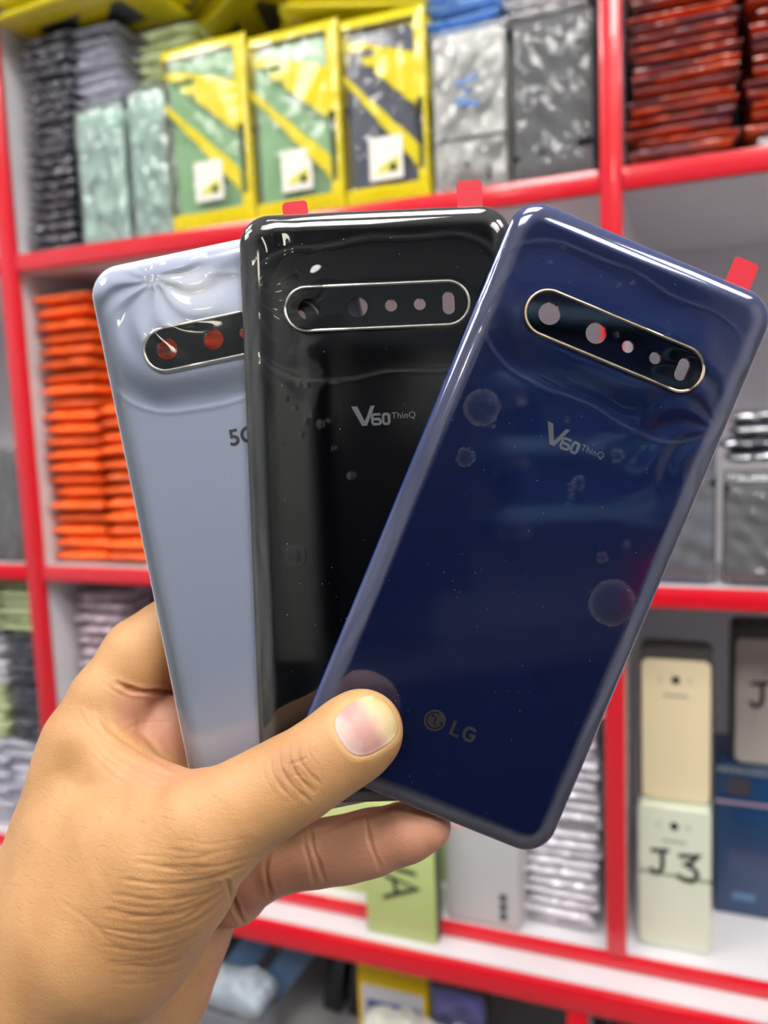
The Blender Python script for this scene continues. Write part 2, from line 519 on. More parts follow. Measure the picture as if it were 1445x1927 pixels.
def stack(name, cat, label, group, mat, x, y, z0, z1, w, d, n, seed, rot=.05, jx=.004, jy=.004, lean=0.0, wr=1.0, wob=.35, upward=False, ntile=4, leany=0.0):
    """n separate bags piled from z0 to z1"""
    t = (z1 - z0) / n
    r = random.Random(seed)
    protos = [puffy_me(name, w, d, t * .84, mat, seed * 10 + k, wr=wr, wob=wob * .3, nx=22, ny=26) for k in range(ntile)]
    base = None
    for i in range(n):
        me = protos[r.randrange(ntile)]
        o = bpy.data.objects.new(name, me)
        o.location = (x + lean * (i / max(1, n - 1)) + r.uniform(-jx, jx), y + d / 2 + leany * i / n + r.uniform(-jy, jy), z0 + t * i + .0002)
        o.rotation_euler = (0, 0, r.uniform(-rot, rot) + (math.pi if r.random() < .5 else 0))
        o['label'] = label % place_word(i, n, upward); o['category'] = cat; o['group'] = group
        col.objects.link(o)


# --- middle bay, upper shelf
stack('bagged_phone_cover', 'packet', 'black bagged phone cover, %s, tall pile at top shelf left end', 'black pile on the top shelf', BAG_BLACK, -.727, .795, ZA, 1.872, .074, .16, 20, 11, lean=.018)
stack('bagged_phone_cover', 'packet', 'silver bagged phone cover, %s, pile lying on the mint covers', 'silver pile on the mint covers', BAG_GREY, -.640, .800, 1.7815, 1.874, .074, .16, 7, 12, lean=-.018)
stack('bagged_phone_cover', 'packet', 'sage bagged phone cover, %s, pile left of the yellow pouches', 'sage pile on the mint covers', BAG_OLIVE, -.560, .804, 1.7905, 1.853, .074, .16, 5, 13, lean=.006)

def standing(name, label, cat, x, y, z, w, h, t, mat, group=None, r=.009, rz=0.0, tilt=0.0, wrap=None, bev=.0022):
    o = thing(name, label, cat, (x, y, z), (tilt, 0, rz), group)
    me = plate_me('back_panel', w, h, t, r, bev, mat)
    me.transform(Matrix.Translation((0, 0, h / 2 + .0004)))
    obj('back_panel', me, o)
    if wrap:
        wm = puffy_me('clear_bag', w + .005, h + .004, t + .006, wrap, int(abs(x) * 1000) + 5, nx=30, ny=46, wr=1.3, wob=.1)
        wm.transform(Matrix.Translation((0, t / 2 + .0035, h / 2 + .004)) @ Matrix.Rotation(math.radians(90), 4, 'X'))
        obj('clear_bag', wm, o)
    return o


def band_me(name, w, t, z, hgt, mat, slope=0.0, extra=.0007):
    bm = bmesh.new()
    a, b = w / 2 + extra, t / 2 + extra
    pts = [(-a, -b), (a, -b), (a, b), (-a, b)]
    lo = [bm.verts.new((px, py, z - hgt / 2 + slope * px)) for px, py in pts]; hi = [bm.verts.new((px, py, z + hgt / 2 + slope * px)) for px, py in pts]
    for i in range(4):
        j = (i + 1) % 4; bm.faces.new((lo[i], lo[j], hi[j], hi[i]))
    bmesh.ops.solidify(bm, geom=bm.faces[:], thickness=-.0005)
    return from_bm(bm, name, mat, smooth=False)


MINT = plain('mint_panel', srgb(200, 238, 222), .28, coat=.4)
MINTG = plain('green_panel', srgb(176, 226, 168), .3, coat=.4)
SLATE = plain('slate_panel', srgb(92, 98, 118), .3, coat=.5)
IVORY = plain('ivory_panel', srgb(232, 232, 224), .3, coat=.4)
BLACKPAN = plain('black_panel', srgb(30, 31, 34), .22, coat=.8)
for k in range(6):
    standing('phone_back_cover', 'mint phone cover standing in clear bag beside black pile, %s' % (['front one', 'second one back', 'third one back', 'fourth one back', 'fifth one back', 'rearmost one'][k]), 'phone cover', -.645, .800 + .016 * k, ZA, .064, .152, .006, MINT, 'left row of standing mint covers', wrap=CLEAR if k < 2 else None)
    standing('phone_back_cover', 'mint phone cover standing in clear bag beside yellow pouches, %s' % (['front one', 'second one back', 'third one back', 'fourth one back', 'fifth one back', 'rearmost one'][k]), 'phone cover', -.573, .806 + .016 * k, ZA, .066, .163, .006, MINT, 'right row of standing mint covers', wrap=CLEAR if k < 2 else None)


def pouch_region(u, v):
    """yellow printed part of the pouch front: True = printed. u across, v up"""
    if v > .90 or v < -.80 or u < -.93: return True
    if u > .80: return not (-.70 < v < .12 and .90 > u)
    # broad band fanning down to the right edge
    if v < .84 - .28 * (u + 1) + 0.0 and v > .80 - .58 * (u + 1): return True
    if v < .70 - .60 * (u + 1) and v > .60 - .80 * (u + 1) : return u > -.2
    return False


def pouch_region2(u, v):
    if v > .88 or v < -.82 or u < -.94: return True
    if u > .78: return not (-.70 < v < .05 and .91 > u)
    a = (u + 1) / 2
    top_ = .80 - .34 * a; bot_ = .76 - .92 * a
    if bot_ < v < top_: return a > .42 or int((v + 1) * 18) % 3 != 1
    b1 = .46 - 1.0 * a; b0 = .40 - 1.22 * a
    return b0 < v < b1


def yellow_pouch(label, loc, rot, group, inner, w=.104, h=.196, t=.011, detail=True, seed=1, lying=False):
    o = thing('yellow_pouch', label, 'pouch', loc, rot, group)
    T = Matrix.Identity(4) if lying else Matrix.Translation((0, t / 2, h / 2)) @ Matrix.Rotation(math.radians(90), 4, 'X')
    me = puffy_me('pouch_film', w, h, t, CLEAR_Y, seed, nx=44, ny=80, wr=.35, wob=.12, mat2=YELLOW, region=(lambda u, v: abs(u) > .45 or abs(v) > .62 or abs(v - u * .6) < .22) if lying else pouch_region2)
    me.transform(T); obj('pouch_film', me, o)
    pm = plate_me('back_panel', w - .022, h - .030, .004, .008, .0015, inner)
    T2 = T @ Matrix.Translation((-.003, 0, t * .5)) @ Matrix.Rotation(math.radians(-90), 4, 'X')
    pm.transform(T2); obj('back_panel', pm, o)
    if detail:
        sm = box_me('sticker', -.018, .018, -.0004, .0004, -.021, .021, STICKER)
        T3 = T @ Matrix.Translation((.004, -.055, t * 1.04 + .002)) @ Matrix.Rotation(math.radians(-90), 4, 'X') @ Matrix.Rotation(math.pi, 4, 'Z')
        sm.transform(T @ Matrix.Translation((.002, -.050, t * 1.15)) @ Matrix.Rotation(math.radians(90), 4, 'X')); st = obj('sticker', sm, o)
        s2 = box_me('sticker_print', .004, .011, -.0002, .0002, .006, .014, INK)
        s2.transform(T @ Matrix.Translation((.002, -.050, t * 1.15 + .0006)) @ Matrix.Rotation(math.radians(90), 4, 'X')); obj('sticker_print', s2, st)
        s3 = poly_me('sticker_print', [[(-.013, -.014), (.014, -.014), (.014, .001), (-.004, -.006)]], plain('sticker_yellow', srgb(206, 204, 90), .5), .0002)
        s3.transform(T @ Matrix.Translation((.002, -.050, t * 1.15 + .0006))); obj('sticker_print', s3, st)
    return o


for gi, (x, inner, nm, tilt, hh) in enumerate([(-.4985, MINTG, 'left pouch column, green cover inside', -.03, .198), (-.3905, MINTG, 'middle pouch column, green cover inside', -.01, .190), (-.290, SLATE, 'right pouch column, dark slate cover inside', 0.0, .184)]):
    for k in range(5):
        yl = 'yellow pouch, %s of the %s' % (['front', 'second', 'third', 'fourth', 'rearmost'][k], nm)
        o = yellow_pouch(yl, (x, .801 + .031 * k, ZA + .0035), (0, tilt * .5, 0), ['left', 'middle', 'right'][gi] + ' column of yellow pouches', inner, h=hh, w=(.108, .106, .092)[gi], t=.014, detail=(k == 0), seed=20 + gi * 5 + k)
        if k == 0 and gi > 0:
            obj('rubber_band', band_me('rubber_band', .100 if gi == 1 else .088, .022, .098, .0045, RUBBER, slope=-.0), o, (0, .010, 0))

# yellow pouches lying across the top
r_ = random.Random(5)
for k in range(5):
    yellow_pouch('yellow pouch lying flat on the black and silver piles, %s' % place_word(k, 5), (-.655 + r_.uniform(-.006, .006), .805 + r_.uniform(-.01, .01), 1.876 + .0165 * k), (0, 0, math.radians(82 + r_.uniform(-8, 8))), 'upper left heap of yellow pouches', SLATE, w=.105, h=.205, t=.014, detail=False, seed=50 + k, lying=True)
for k in range(4):
    yellow_pouch('yellow pouch lying flat over the left pouch column, %s' % place_word(k, 4), (-.485 + r_.uniform(-.006, .006), .900 + r_.uniform(-.01, .01), 1.869 + .013 * k), (0, 0, math.radians(60 + r_.uniform(-8, 8))), 'upper middle heap of yellow pouches', SLATE, w=.105, h=.20, t=.011, detail=False, seed=60 + k, lying=True)
for k in range(5):
    yellow_pouch('yellow pouch lying askew over the right pouch columns, %s' % place_word(k, 5), (-.326 + r_.uniform(-.006, .006), .87 + r_.uniform(-.01, .01), 1.822 + .013 * k), (0, 0, math.radians(-62 + r_.uniform(-8, 8))), 'upper right heap of yellow pouches', SLATE, w=.10, h=.20, t=.011, detail=False, seed=70 + k, lying=True)

# ivory covers with the blue W, blue bags on top
for k in range(6):
    nm = ['front', 'second', 'third', 'fourth', 'fifth', 'rearmost'][k]
    o = standing('phone_back_cover', 'ivory phone cover right of the yellow pouches, %s%s' % (nm, ', blue pen W on it' if k == 0 else ''), 'phone cover', -.2015, .799 + .0125 * k, ZA, .071, .150, .0095, IVORY, 'row of standing ivory covers', wrap=CLEAR if k == 0 else None)
    if k == 0:
        m = strokes_me('handwriting', [[(.012, .014), (-.011, .009), (.004, .0015), (-.011, -.006), (.012, -.012)]], .0042, BLUEINK)
        obj('handwriting', m, o, (.0, -.0100, .092))
        obj('rubber_band', band_me('rubber_band', .071, .0095, .052, .0035, PINKBAND), o)
        obj('camera_hole', box_me('camera_hole', .018, .022, -.0108, -.0098, .008, .022, INK, .0004), o)
        obj('camera_hole', box_me('camera_hole', -.004, 0, -.0108, -.0098, .024, .029, INK, .0004), o)
stack('bagged_phone_cover', 'packet', 'blue bagged phone cover, %s in the pile on the ivory covers', 'blue pile on the ivory covers', BAG_BLUE, -.205, .80, 1.772, 1.852, .080, .16, 7, 15)
stack('bagged_phone_cover', 'packet', 'white bagged phone cover, %s in the pile on the black wrapped covers', 'white pile on the black covers', BAG_WHITE, -.127, .80, 1.769, 1.850, .078, .16, 6, 16, rot=.03, jx=.002)
for k in range(6):
    o = standing('phone_back_cover', 'black cover in shiny bag left of right red upright, %s' % ['front', 'second', 'third', 'fourth', 'fifth', 'rearmost'][k], 'phone cover', -.121, .799 + .0155 * k, ZA, .070, .142, .009, BLACKPAN, 'row of standing black covers', wrap=CLEAR if k < 2 else None)
    if k == 0:
        obj('rubber_band', band_me('rubber_band', .072, .016, .028, .0035, RUBBER, slope=.12), o)

# --- right bay, upper shelf
stack('foil_packet', 'packet', 'rust orange foil packet, %s, wide pile right of red upright', 'rust pile on the upper right shelf', BAG_RUST, -.006, .797, ZA, 1.855, .089, .16, 26, 17, upward=True, wr=1.6)
stack('foil_packet', 'packet', 'rust red foil packet, %s, pile at upper right corner', 'corner rust pile', BAG_RUST, .094, .797, ZA + .016, 1.845, .088, .16, 22, 18, upward=True, wr=1.6)
stack('bagged_phone_cover', 'packet', 'whitish bagged phone cover, %s, under the corner rust pile', 'whitish bag under the corner pile', BAG_WHITE, .096, .79, ZA, ZA + .0155, .088, .16, 1, 19)
bxm = plate_me('carton', .19, .25, .055, .004, .002, plain('black_carton', srgb(18, 20, 30), .5)); bxm.transform(Matrix.Translation((0, 0, .125)))
thing('carton', 'plain black carton standing behind the rust orange piles', 'box', (.045, .995, ZA), me=bxm)

# --- middle bay, middle shelf
stack('foil_packet', 'packet', 'bright orange foil packet, %s, tall pile beside left red upright', 'tall left orange pile', BAG_ORANGE, -.7235, .797, ZB, 1.575, .086, .16, 21, 21, wr=1.0, jx=.003, rot=.03)
stack('foil_packet', 'packet', 'bright orange foil packet, %s, shorter pile next to the white cover', 'short orange pile', BAG_ORANGE, -.636, .792, ZB, 1.435, .084, .14, 12, 22, wr=1.0, jx=.003)
stack('foil_packet', 'packet', 'orange foil packet, %s, pile behind the shorter orange pile', 'rear orange pile', BAG_ORANGE, -.638, .945, ZB, 1.545, .084, .14, 19, 23, wr=1.0)

# --- left bay
LB = [(-.838, 'nearest the red upright'), (-.915, 'at the far left edge')]
for k in range(5):
    standing('phone_back_cover', 'black bagged cover standing left of the left red upright, %s' % ['front', 'second', 'third', 'fourth', 'rearmost'][k], 'phone cover', -.842, .80 + .017 * k, ZB, .072, .145, .009, BLACKPAN, 'left bay row of black covers', wrap=CLEAR if k < 2 else None)
standing('phone_back_cover', 'dark wrapped phone cover standing at the very left edge of the photo', 'phone cover', -.925, .81, ZB, .072, .14, .02, BLACKPAN, wrap=CLEAR)
stack('bagged_phone_cover', 'packet', 'sage bagged cover, %s, green pile left of left red upright', 'left bay green pile', BAG_OLIVE, -.840, .80, 1.137, 1.208, .076, .16, 6, 31)
stack('bagged_phone_cover', 'packet', 'black bagged cover, %s, dark pile under the left green packets', 'left bay dark pile', BAG_BLACK, -.832, .80, .985, 1.136, .072, .16, 14, 32)
stack('bagged_phone_cover', 'packet', 'grey bagged cover, %s, left bay, beneath the dark pile', 'left bay lower grey pile', BAG_GREY, -.842, .80, ZC, .984, .078, .16, 11, 33)
stack('bagged_phone_cover', 'packet', 'sage bagged cover, %s, upper green packets at left photo edge', 'edge pile upper green packets', BAG_OLIVE, -.918, .80, 1.142, 1.206, .076, .16, 5, 34)
stack('bagged_phone_cover', 'packet', 'pale grey bagged cover, %s, upper grey packets at left photo edge', 'edge pile upper grey packets', BAG_LILAC, -.918, .80, 1.06, 1.141, .076, .16, 7, 35)
stack('bagged_phone_cover', 'packet', 'green bagged cover, %s, green packets midway up left photo edge', 'edge pile middle green packets', BAG_OLIVE, -.918, .80, .985, 1.059, .076, .16, 6, 36)
stack('bagged_phone_cover', 'packet', 'grey bagged cover, %s, lowest grey packets at left photo edge', 'edge pile lower grey packets', BAG_GREY, -.918, .80, ZC, .984, .076, .16, 11, 37)

# --- middle bay, lower shelf
stack('bagged_phone_cover', 'packet', 'mauve grey bagged cover, %s, pile behind the knuckles', 'mauve pile', BAG_MAUVE, -.712, .81, ZC, 1.198, .076, .16, 22, 41, wr=1.4, rot=.1)
stack('bagged_phone_cover', 'packet', 'black bagged cover, %s, pile right of the mauve pile', 'black pile beside the mauve pile', BAG_BLACK, -.625, .86, ZC, 1.190, .080, .16, 22, 42)
stack('bagged_phone_cover', 'packet', 'clear grey bagged cover, %s, low pile left of green cartons', 'low clear pile by the green boxes', BAG_LILAC, -.452, .797, ZC, .899, .085, .16, 4, 43)
stack('bagged_phone_cover', 'packet', 'pale grey bagged cover, %s, pile beside the right red upright', 'pale grey pile by the right upright', BAG_LILAC, -.124, .802, ZC, 1.10, .073, .16, 22, 44, rot=.06, wr=1.3)

PALEG = plain('pale_green_card', srgb(178, 194, 124), .45)
DARKG = plain('dark_green_card', srgb(52, 62, 50), .5)


def carton(label, x, y, z, w, h, d, mat, side=None, rz=0., group=None, cat='box', ry=0.):
    o = thing('carton', label, cat, (x, y, z), (0, ry, rz), group)
    me = box_me('body', -w/2, w/2, 0, d, 0, h, mat, .0012); 
    obj('body', me, o)
    if side:
        obj('side_panel', box_me('side_panel', w/2 - .0002, w/2 + .0006, .003, d - .002, .002, h - .002, side), o)
    return o


g1 = carton('pale green carton with black handwritten letters, standing on the ledge', -.291, .757, ZL, .080, .150, .022, PALEG, DARKG)
m = strokes_me('handwriting', [[(-.012, -.004), (.016, .008), (-.010, .014)], [(-.001, .002), (-.003, .012)], [(-.012, .022), (.015, .019)], [(.006, .028), (.0, .034), (-.012, .030)]], .0030, INK)
m.transform(Matrix.Scale(1.45, 4))
m.transform(Matrix.Rotation(math.radians(0), 4, 'Y'))
obj('handwriting', m, g1, (-.002, -.0004, .050))
carton('yellow-green carton without writing, left of the handwritten one', -.375, .800, ZC, .080, .150, .024, plain('lime_card', srgb(196, 206, 140), .45))
carton('lime carton further back, standing between the plain cartons and the back panel', -.30, .85, ZC, .080, .158, .05, plain('sage_card', srgb(170, 186, 130), .45))

GREYP = plain('light_grey_panel', srgb(178, 178, 178), .35, coat=.3)
for k in range(4):
    o = standing('phone_back_cover', 'light grey cover right of the green carton, %s%s' % (['front', 'second', 'third', 'rearmost'][k], ', three dark lens rings low down' if k == 0 else ''), 'phone cover', -.206 + .002 * k, .789 + .0105 * k, ZC, .080 , (.112, .124, .15, .155)[k], .0085, GREYP, 'row of light grey covers', rz=.02 * (k % 2), r=.004)
    if k == 0:
        for q in range(3):
            bm = bmesh.new(); bmesh.ops.create_cone(bm, cap_ends=True, segments=20, radius1=.0042, radius2=.0042, depth=.0012)
            bmesh.ops.rotate(bm, verts=bm.verts[:], matrix=Matrix.Rotation(math.pi/2, 3, 'X')); 
            obj('lens_ring', from_bm(bm, 'lens_ring', plain('dark_lens', srgb(52, 62, 62), .4)), o, (.022, -.0046, .014 + .0105 * q))
    if k in (0, 1):
        obj('pink_edge', box_me('pink_edge', -.0395, .0395, -.0048, -.0040, (.112, .124)[k] - .004, (.112, .124)[k] - .0005, PINKBAND), o)

# --- right bay, middle shelf
NAVYP = plain('navy_panel', srgb(58, 66, 104), .3, coat=.6)
for k in range(5):
    o = standing('phone_back_cover', 'navy phone cover on the right middle shelf, %s in its row' % ['front', 'second', 'third', 'fourth', 'rearmost'][k], 'phone cover', -.014, .80 + .0125 * k, ZB, .070, .138, .009, NAVYP, 'row of navy covers', wrap=CLEAR if k == 0 else None)
    if k == 0:
        obj('rubber_band', band_me('rubber_band', .074, .014, .096, .005, RUBBER), o)
for k in range(4):
    o = standing('phone_back_cover', 'black cover in crumpled bag at right edge, middle shelf, %s' % ['front', 'second', 'third', 'rearmost'][k], 'phone cover', .069, .80 + .019 * k, ZB, .074, .10, .011, BLACKPAN, 'right edge row of black covers', wrap=CLEAR if k < 2 else None)
    if k == 0:
        obj('rubber_band', band_me('rubber_band', .077, .018, .092, .0045, RUBBER, slope=.05), o)
stack('bagged_phone_cover', 'packet', 'dark crumpled bagged cover, %s, lying on the right edge covers', 'dark crumpled pile at the right edge', BAG_BLACK, .072, .80, ZB + .112, 1.398, .080, .12, 4, 45, wr=1.2, wob=.3, rot=.12)

# --- right bay, lower shelf
CREAM = plain('cream_panel', srgb(214, 200, 164), .4, coat=.2)
MINTW = plain('pale_mint_panel', srgb(204, 210, 190), .35, coat=.3)
TAUPE = plain('taupe_panel', srgb(176, 168, 160), .35, coat=.3)
FRAME_D = plain('dark_frame', srgb(70, 66, 64), .5)


def phone_back(label, x, y, z, w, h, t, mat, text=None, rz=0., group=None, frame=None, tsize=1.0, ry=0.):
    o = standing('phone_back_cover', label, 'phone cover', x, y, z, w, h, t, mat, group, r=.007, rz=rz)
    o.rotation_euler[1] = ry
    if frame:
        fm = plate_me('frame', w + .006, h + .010, t * .8, .009, .001, frame); obj('frame', fm, o, (0, t * .35, h / 2 + .0055))
    yf = -t / 2 - .0003
    bm = bmesh.new(); bmesh.ops.create_cone(bm, cap_ends=True, segments=24, radius1=.0042, radius2=.0040, depth=.0008)
    bmesh.ops.rotate(bm, verts=bm.verts[:], matrix=Matrix.Rotation(math.pi/2, 3, 'X'))
    obj('camera_hole', from_bm(bm, 'camera_hole', INK), o, (0, yf, h - .019))
    gp = plain('soft_grey_print', srgb(140, 140, 130), .5)
    for sx in (-.014, .014):
        pts = [(sx + .0022 * math.cos(a), .0022 * math.sin(a)) for a in [math.radians(60 + q * 24) for q in range(11)]]
        obj('flash_mark', strokes_me('flash_mark', [pts], .0009, gp), o, (0, yf, h - .019))
    obj('logo_bar', box_me('logo_bar', -.0115, .0115, -.0002, .0002, -.0012, .0012, gp, 0), o, (0, yf, h - .035))
    if text:
        obj('handwriting', strokes_me('handwriting', text, .0043, INK), o, (0, yf, h - .064))
    return o


J3 = [[(-.022, .017), (-.013, .0175), (-.005, .019)], [(-.0115, .018), (-.011, .002), (-.0135, -.006), (-.019, -.007), (-.0225, -.002)],
      [(.004, .015), (.014, .016), (.0225, .018), (.0165, .010), (.010, .006), (.016, .0045), (.0215, .0), (.021, -.006), (.0165, -.0105), (.009, -.010), (.0025, -.005)]]
J5 = [[(-.022, .017), (-.005, .019)], [(-.0115, .018), (-.011, .002), (-.0135, -.006), (-.019, -.007), (-.0225, -.002)],
      [(.020, .018), (.006, .017), (.005, .006), (.013, .008), (.019, .003), (.017, -.006), (.010, -.010), (.003, -.006)]]
for k in range(6):
    o = phone_back('pale mint phone cover %s' % (['marked J3 in black pen, front of the right lower shelf', 'directly behind the J3 one', 'third behind the J3 one', 'fourth behind the J3 one', 'fifth behind the J3 one', 'rearmost behind the J3 one'][k]), -.013, .808 + .0125 * k, ZC, .069, .151, .0095, MINTW, J3 if k == 0 else None, group='row of pale mint covers', ry=0.0)
    if k == 0:
        obj('rubber_band', band_me('rubber_band', .069, .0095, .080, .0015, PINKBAND, slope=-.03), o)
for k in range(3):
    phone_back('cream phone cover on top of the mint ones, %s of three' % ['front', 'middle', 'rear'][k], -.012, .820 + .016 * k, ZC + .1515, .065, .146, .0095, CREAM, None, group='cream covers on the mint row', frame=FRAME_D)
for k in range(4):
    phone_back('taupe phone cover in dark frame on the blue box, %s%s' % (['front', 'second', 'third', 'rear'][k], ', marked J5' if k == 0 else ''), .083, .892 + .016 * k, ZC + .1695, .075, .135, .0095, TAUPE, J5 if k == 0 else None, group='taupe covers on the blue box', frame=FRAME_D)
BLUEBOX = plain('deep_blue_card', srgb(26, 62, 104), .3, coat=.5, var=.15)
o = carton('deep blue phone box with a small emblem, right lower shelf', .089, .884, ZC, .125, .168, .09, BLUEBOX)
obj('clear_edge', box_me('clear_edge', -.0625, .0625, -.0015, .0, .160, .1675, plain('shiny_silver_edge', srgb(150, 170, 190), .15, metal=.8, bump=.002, bscale=90), .0003), o)
obj('rubber_band', box_me('rubber_band', -.063, .063, -.0012, -.0002, .125, .1285, plain('mauve_band', srgb(150, 130, 150), .6)), o)
obj('printed_square', box_me('printed_square', -.050, -.028, -.0008, -.0001, .136, .154, plain('brown_print', srgb(62, 56, 62), .5)), o)
obj('printed_line', box_me('printed_line', -.044, -.022, -.0008, -.0001, .018, .026, plain('pale_blue_print', srgb(86, 118, 156), .5)), o)

# --- base cabinet
def heap(label, x, y, z, w, d, t, mat, seed, rot=(0, 0, 0), group=None, name='crumpled_bag', cat='bag'):
    return thing(name, label, cat, (x, y, z), rot, group, me=puffy_me(name, w, d, t, mat, seed, wr=1.8, wob=.2, nx=34, ny=40))


def phone_box(label, x, y, z, w, h, d, face, trim, rot=(0, 0, 0)):
    o = thing('phone_box', label, 'box', (x, y, z), rot)
    obj('body', box_me('body', -w/2, w/2, 0, d, 0, h, trim, .002), o)
    obj('front_label', box_me('front_label', -w/2 + .006, w/2 - .006, -.0008, 0, .006, h - .026, plain('white_card', srgb(214, 214, 220), .4)), o)
    obj('picture_panel', box_me('picture_panel', -w/2 + .012, w/2 - .012, -.0014, -.0008, .012, h - .044, face), o)
    obj('camera_print', box_me('camera_print', -w/2 + .016, -w/2 + .028, -.0018, -.0014, h - .066, h - .050, INK, .0002), o)
    return o


YB = plain('yellow_card', srgb(240, 200, 0), .4)
phone_box('yellow and white phone box with blue picture under the ledge', -.322, .800, ZD, .088, .166, .03, plain('periwinkle_print', srgb(84, 98, 170), .4), YB)
carton('plain yellow carton peeking over the yellow and white phone box', -.318, .836, ZD, .090, .178, .03, YB)
o = standing('phone_back_cover', 'violet blue phone cover in a dark frame, right of the yellow box', 'phone cover', -.243, .805, ZD, .060, .152, .009, plain('violet_panel', srgb(84, 84, 226), .25, coat=.8), wrap=CLEAR)
obj('frame', plate_me('frame', .068, .160, .008, .010, .001, BLACKP), o, (0, .004, .0808))
heap('frosted clear bag in front of the yellow box', -.285, .770, ZD + .066, .13, .05, .045, plain('frosted_bag', srgb(196, 194, 184), .4, coat=.4, bump=.002, bscale=40), 81)
c_ = carton('grey carton under the frosted clear bag', -.285, .750, ZD, .12, .065, .045, plain('grey_card', srgb(150, 150, 156), .5))
for k in range(3):
    carton('dark navy phone box, %s of three leaning under the ledge' % ['left', 'middle', 'right'][k], -.452 + .036 * k, .90 + .0 * k, ZD + .006, .026, .158 - .012 * k, .10, plain('dark_box_%d' % k, srgb(34 + 8 * k, 36 + 4 * k, 48), .4, coat=.3), ry=.12)
for k in range(2):
    carton('blue-grey long flat carton leaning to the right, %s of two' % ['upper', 'lower'][k], -.60 + .06 * k, .80 + .004 * k, ZD + .024, .034, .205 - .01 * k, .05, plain('blue_grey_card_%d' % k, srgb(78, 104, 132), .45, var=.2), ry=.62)
stack('bagged_phone_cover', 'packet', 'ice blue bagged cover, %s, heap at the bottom beside the palm', 'ice blue heap', BAG_ICE, -.625, .765, ZD, .735, .085, .16, 9, 82, wr=1.6, rot=.2)
heap('crumpled clear grey bag at the bottom, right of the ice blue heap', -.515, .772, ZD + .095, .09, .05, .028, plain('dull_clear_bag', srgb(150, 162, 172), .3, coat=.8, bump=.003, bscale=60), 83)
carton('low grey carton under the crumpled clear grey bag', -.515, .749, ZD, .085, .094, .045, plain('mid_grey_card', srgb(110, 112, 120), .5))
carton('tall dark navy carton in the lower right corner, base cabinet', .02, .79, ZD, .19, .19, .10, plain('midnight_card', srgb(22, 24, 44), .4, coat=.3))
# ------------------------------------------------------------------ the three phone back covers
CW, CH, CR, CB, CD = 0.0776, 0.1693, 0.0088, 0.0062, 0.0030     # width, height, corner radius, curved border, depth
ISL_Y = 0.0565                                                    # camera island centre


def cover_frame(n, roll, x, y, z):
    n = Vector(n).normalized()
    ax = Vector((math.cos(roll), math.sin(roll), 0)); ax = (ax - n * ax.dot(n)).normalized()
    ay = n.cross(ax)
    m = Matrix((ax, -ay, -n)).transposed()       # columns: right, up, towards the viewer (lens axes)
    M = (RW @ m).to_4x4()
    M.translation = lens_to_world(x, y, z)
    return M


def stadium(half_len, half_w, n=14, cx=0.0, cy=0.0):
    c = half_len - half_w
    pts = []
    for s, a0 in ((1, -90), (-1, 90)):
        for i in range(n + 1):
            a = math.radians(a0 + 180.0 * i / n)
            pts.append((cx + s * c + half_w * math.cos(a), cy + half_w * math.sin(a)))
    return pts


def fill_loops(bm, loops):
    """planar face set between closed vertex loops (first = outside, rest = holes)"""
    ed = []
    for lp in loops:
        for i in range(len(lp)):
            a, b = lp[i], lp[(i + 1) % len(lp)]
            e = bm.edges.get((a, b)) or bm.edges.new((a, b))
            ed.append(e)
    bmesh.ops.triangle_fill(bm, edges=ed, use_beauty=True, use_dissolve=False)


def cover_panel_me(name, mat, inner):
    """thin curved shell with an island-shaped opening"""
    bm = bmesh.new()
    n = 12
    NB = 12
    def prof(s):              # s 0 at rim .. 1 at flat; returns inset, height
        a = s * math.pi / 2
        return CB * (1 - math.cos(a)) * 1.0, -CD * (1 - math.sin(a)) ** 1.0
    loops = []
    th = 0.0006
    for k in range(NB + 1):
        ins, z = prof(k / NB)
        o = rr_outline(CW - 2 * ins, CH - 2 * ins, max(CR - ins * .55, .001), n)
        loops.append([bm.verts.new((p[0], p[1], z)) for p in o])
    back = []
    for k in range(NB + 1):
        ins, z = prof(k / NB)
        ins = th + ins * (CB - th) / CB
        o = rr_outline(CW - 2 * ins, CH - 2 * ins, max(CR - ins * .55, .001), n)
        back.append([bm.verts.new((p[0], p[1], -CD + (z + CD) * (CD - th) / CD)) for p in o])
    def strip(a, b):
        m = len(a)
        for i in range(m):
            j = (i + 1) % m
            bm.faces.new((a[i], a[j], b[j], b[i]))
    for k in range(NB):
        strip(loops[k], loops[k + 1]); strip(back[k + 1], back[k])
    strip(back[0], loops[0])
    hole = stadium(.0262, .0063, cy=ISL_Y)
    h1 = [bm.verts.new((p[0], p[1], 0)) for p in hole]
    h2 = [bm.verts.new((p[0], p[1], -th)) for p in hole]
    fill_loops(bm, [loops[-1], h1]); fill_loops(bm, [back[-1], h2])
    strip(h1, h2)
    return from_bm(bm, name, mat, sharp=40)


LENSES = [(-19.3, 3.05), (-5.5, 2.9), (4.0, 1.72), (12.1, 1.68)]


def island_me(name, mat):
    bm = bmesh.new()
    zt, zb = 0.0008, -0.0004
    def ring(pts, z): return [bm.verts.new((a, b, z)) for a, b in pts]
    def circ(cx, r, n=24): return [(cx + r * math.cos(-2 * math.pi * i / n), ISL_Y + r * math.sin(-2 * math.pi * i / n)) for i in range(n)]
    outer = stadium(.0255, .0057, cy=ISL_Y)
    holes = [circ(x * .001, r * .001) for x, r in LENSES]
    sl = stadium(.0032, .0017)
    holes.append([(0.0202 - b, ISL_Y + a) for a, b in sl][::-1])
    tops = [ring(p, zt) for p in [outer] + holes]
    bots = [ring(p, zb) for p in [outer] + holes]
    fill_loops(bm, tops); fill_loops(bm, bots)
    for a, b in zip(tops, bots):
        for i in range(len(a)):
            j = (i + 1) % len(a)
            bm.faces.new((a[i], a[j], b[j], b[i]))
    return from_bm(bm, name, mat, sharp=40)


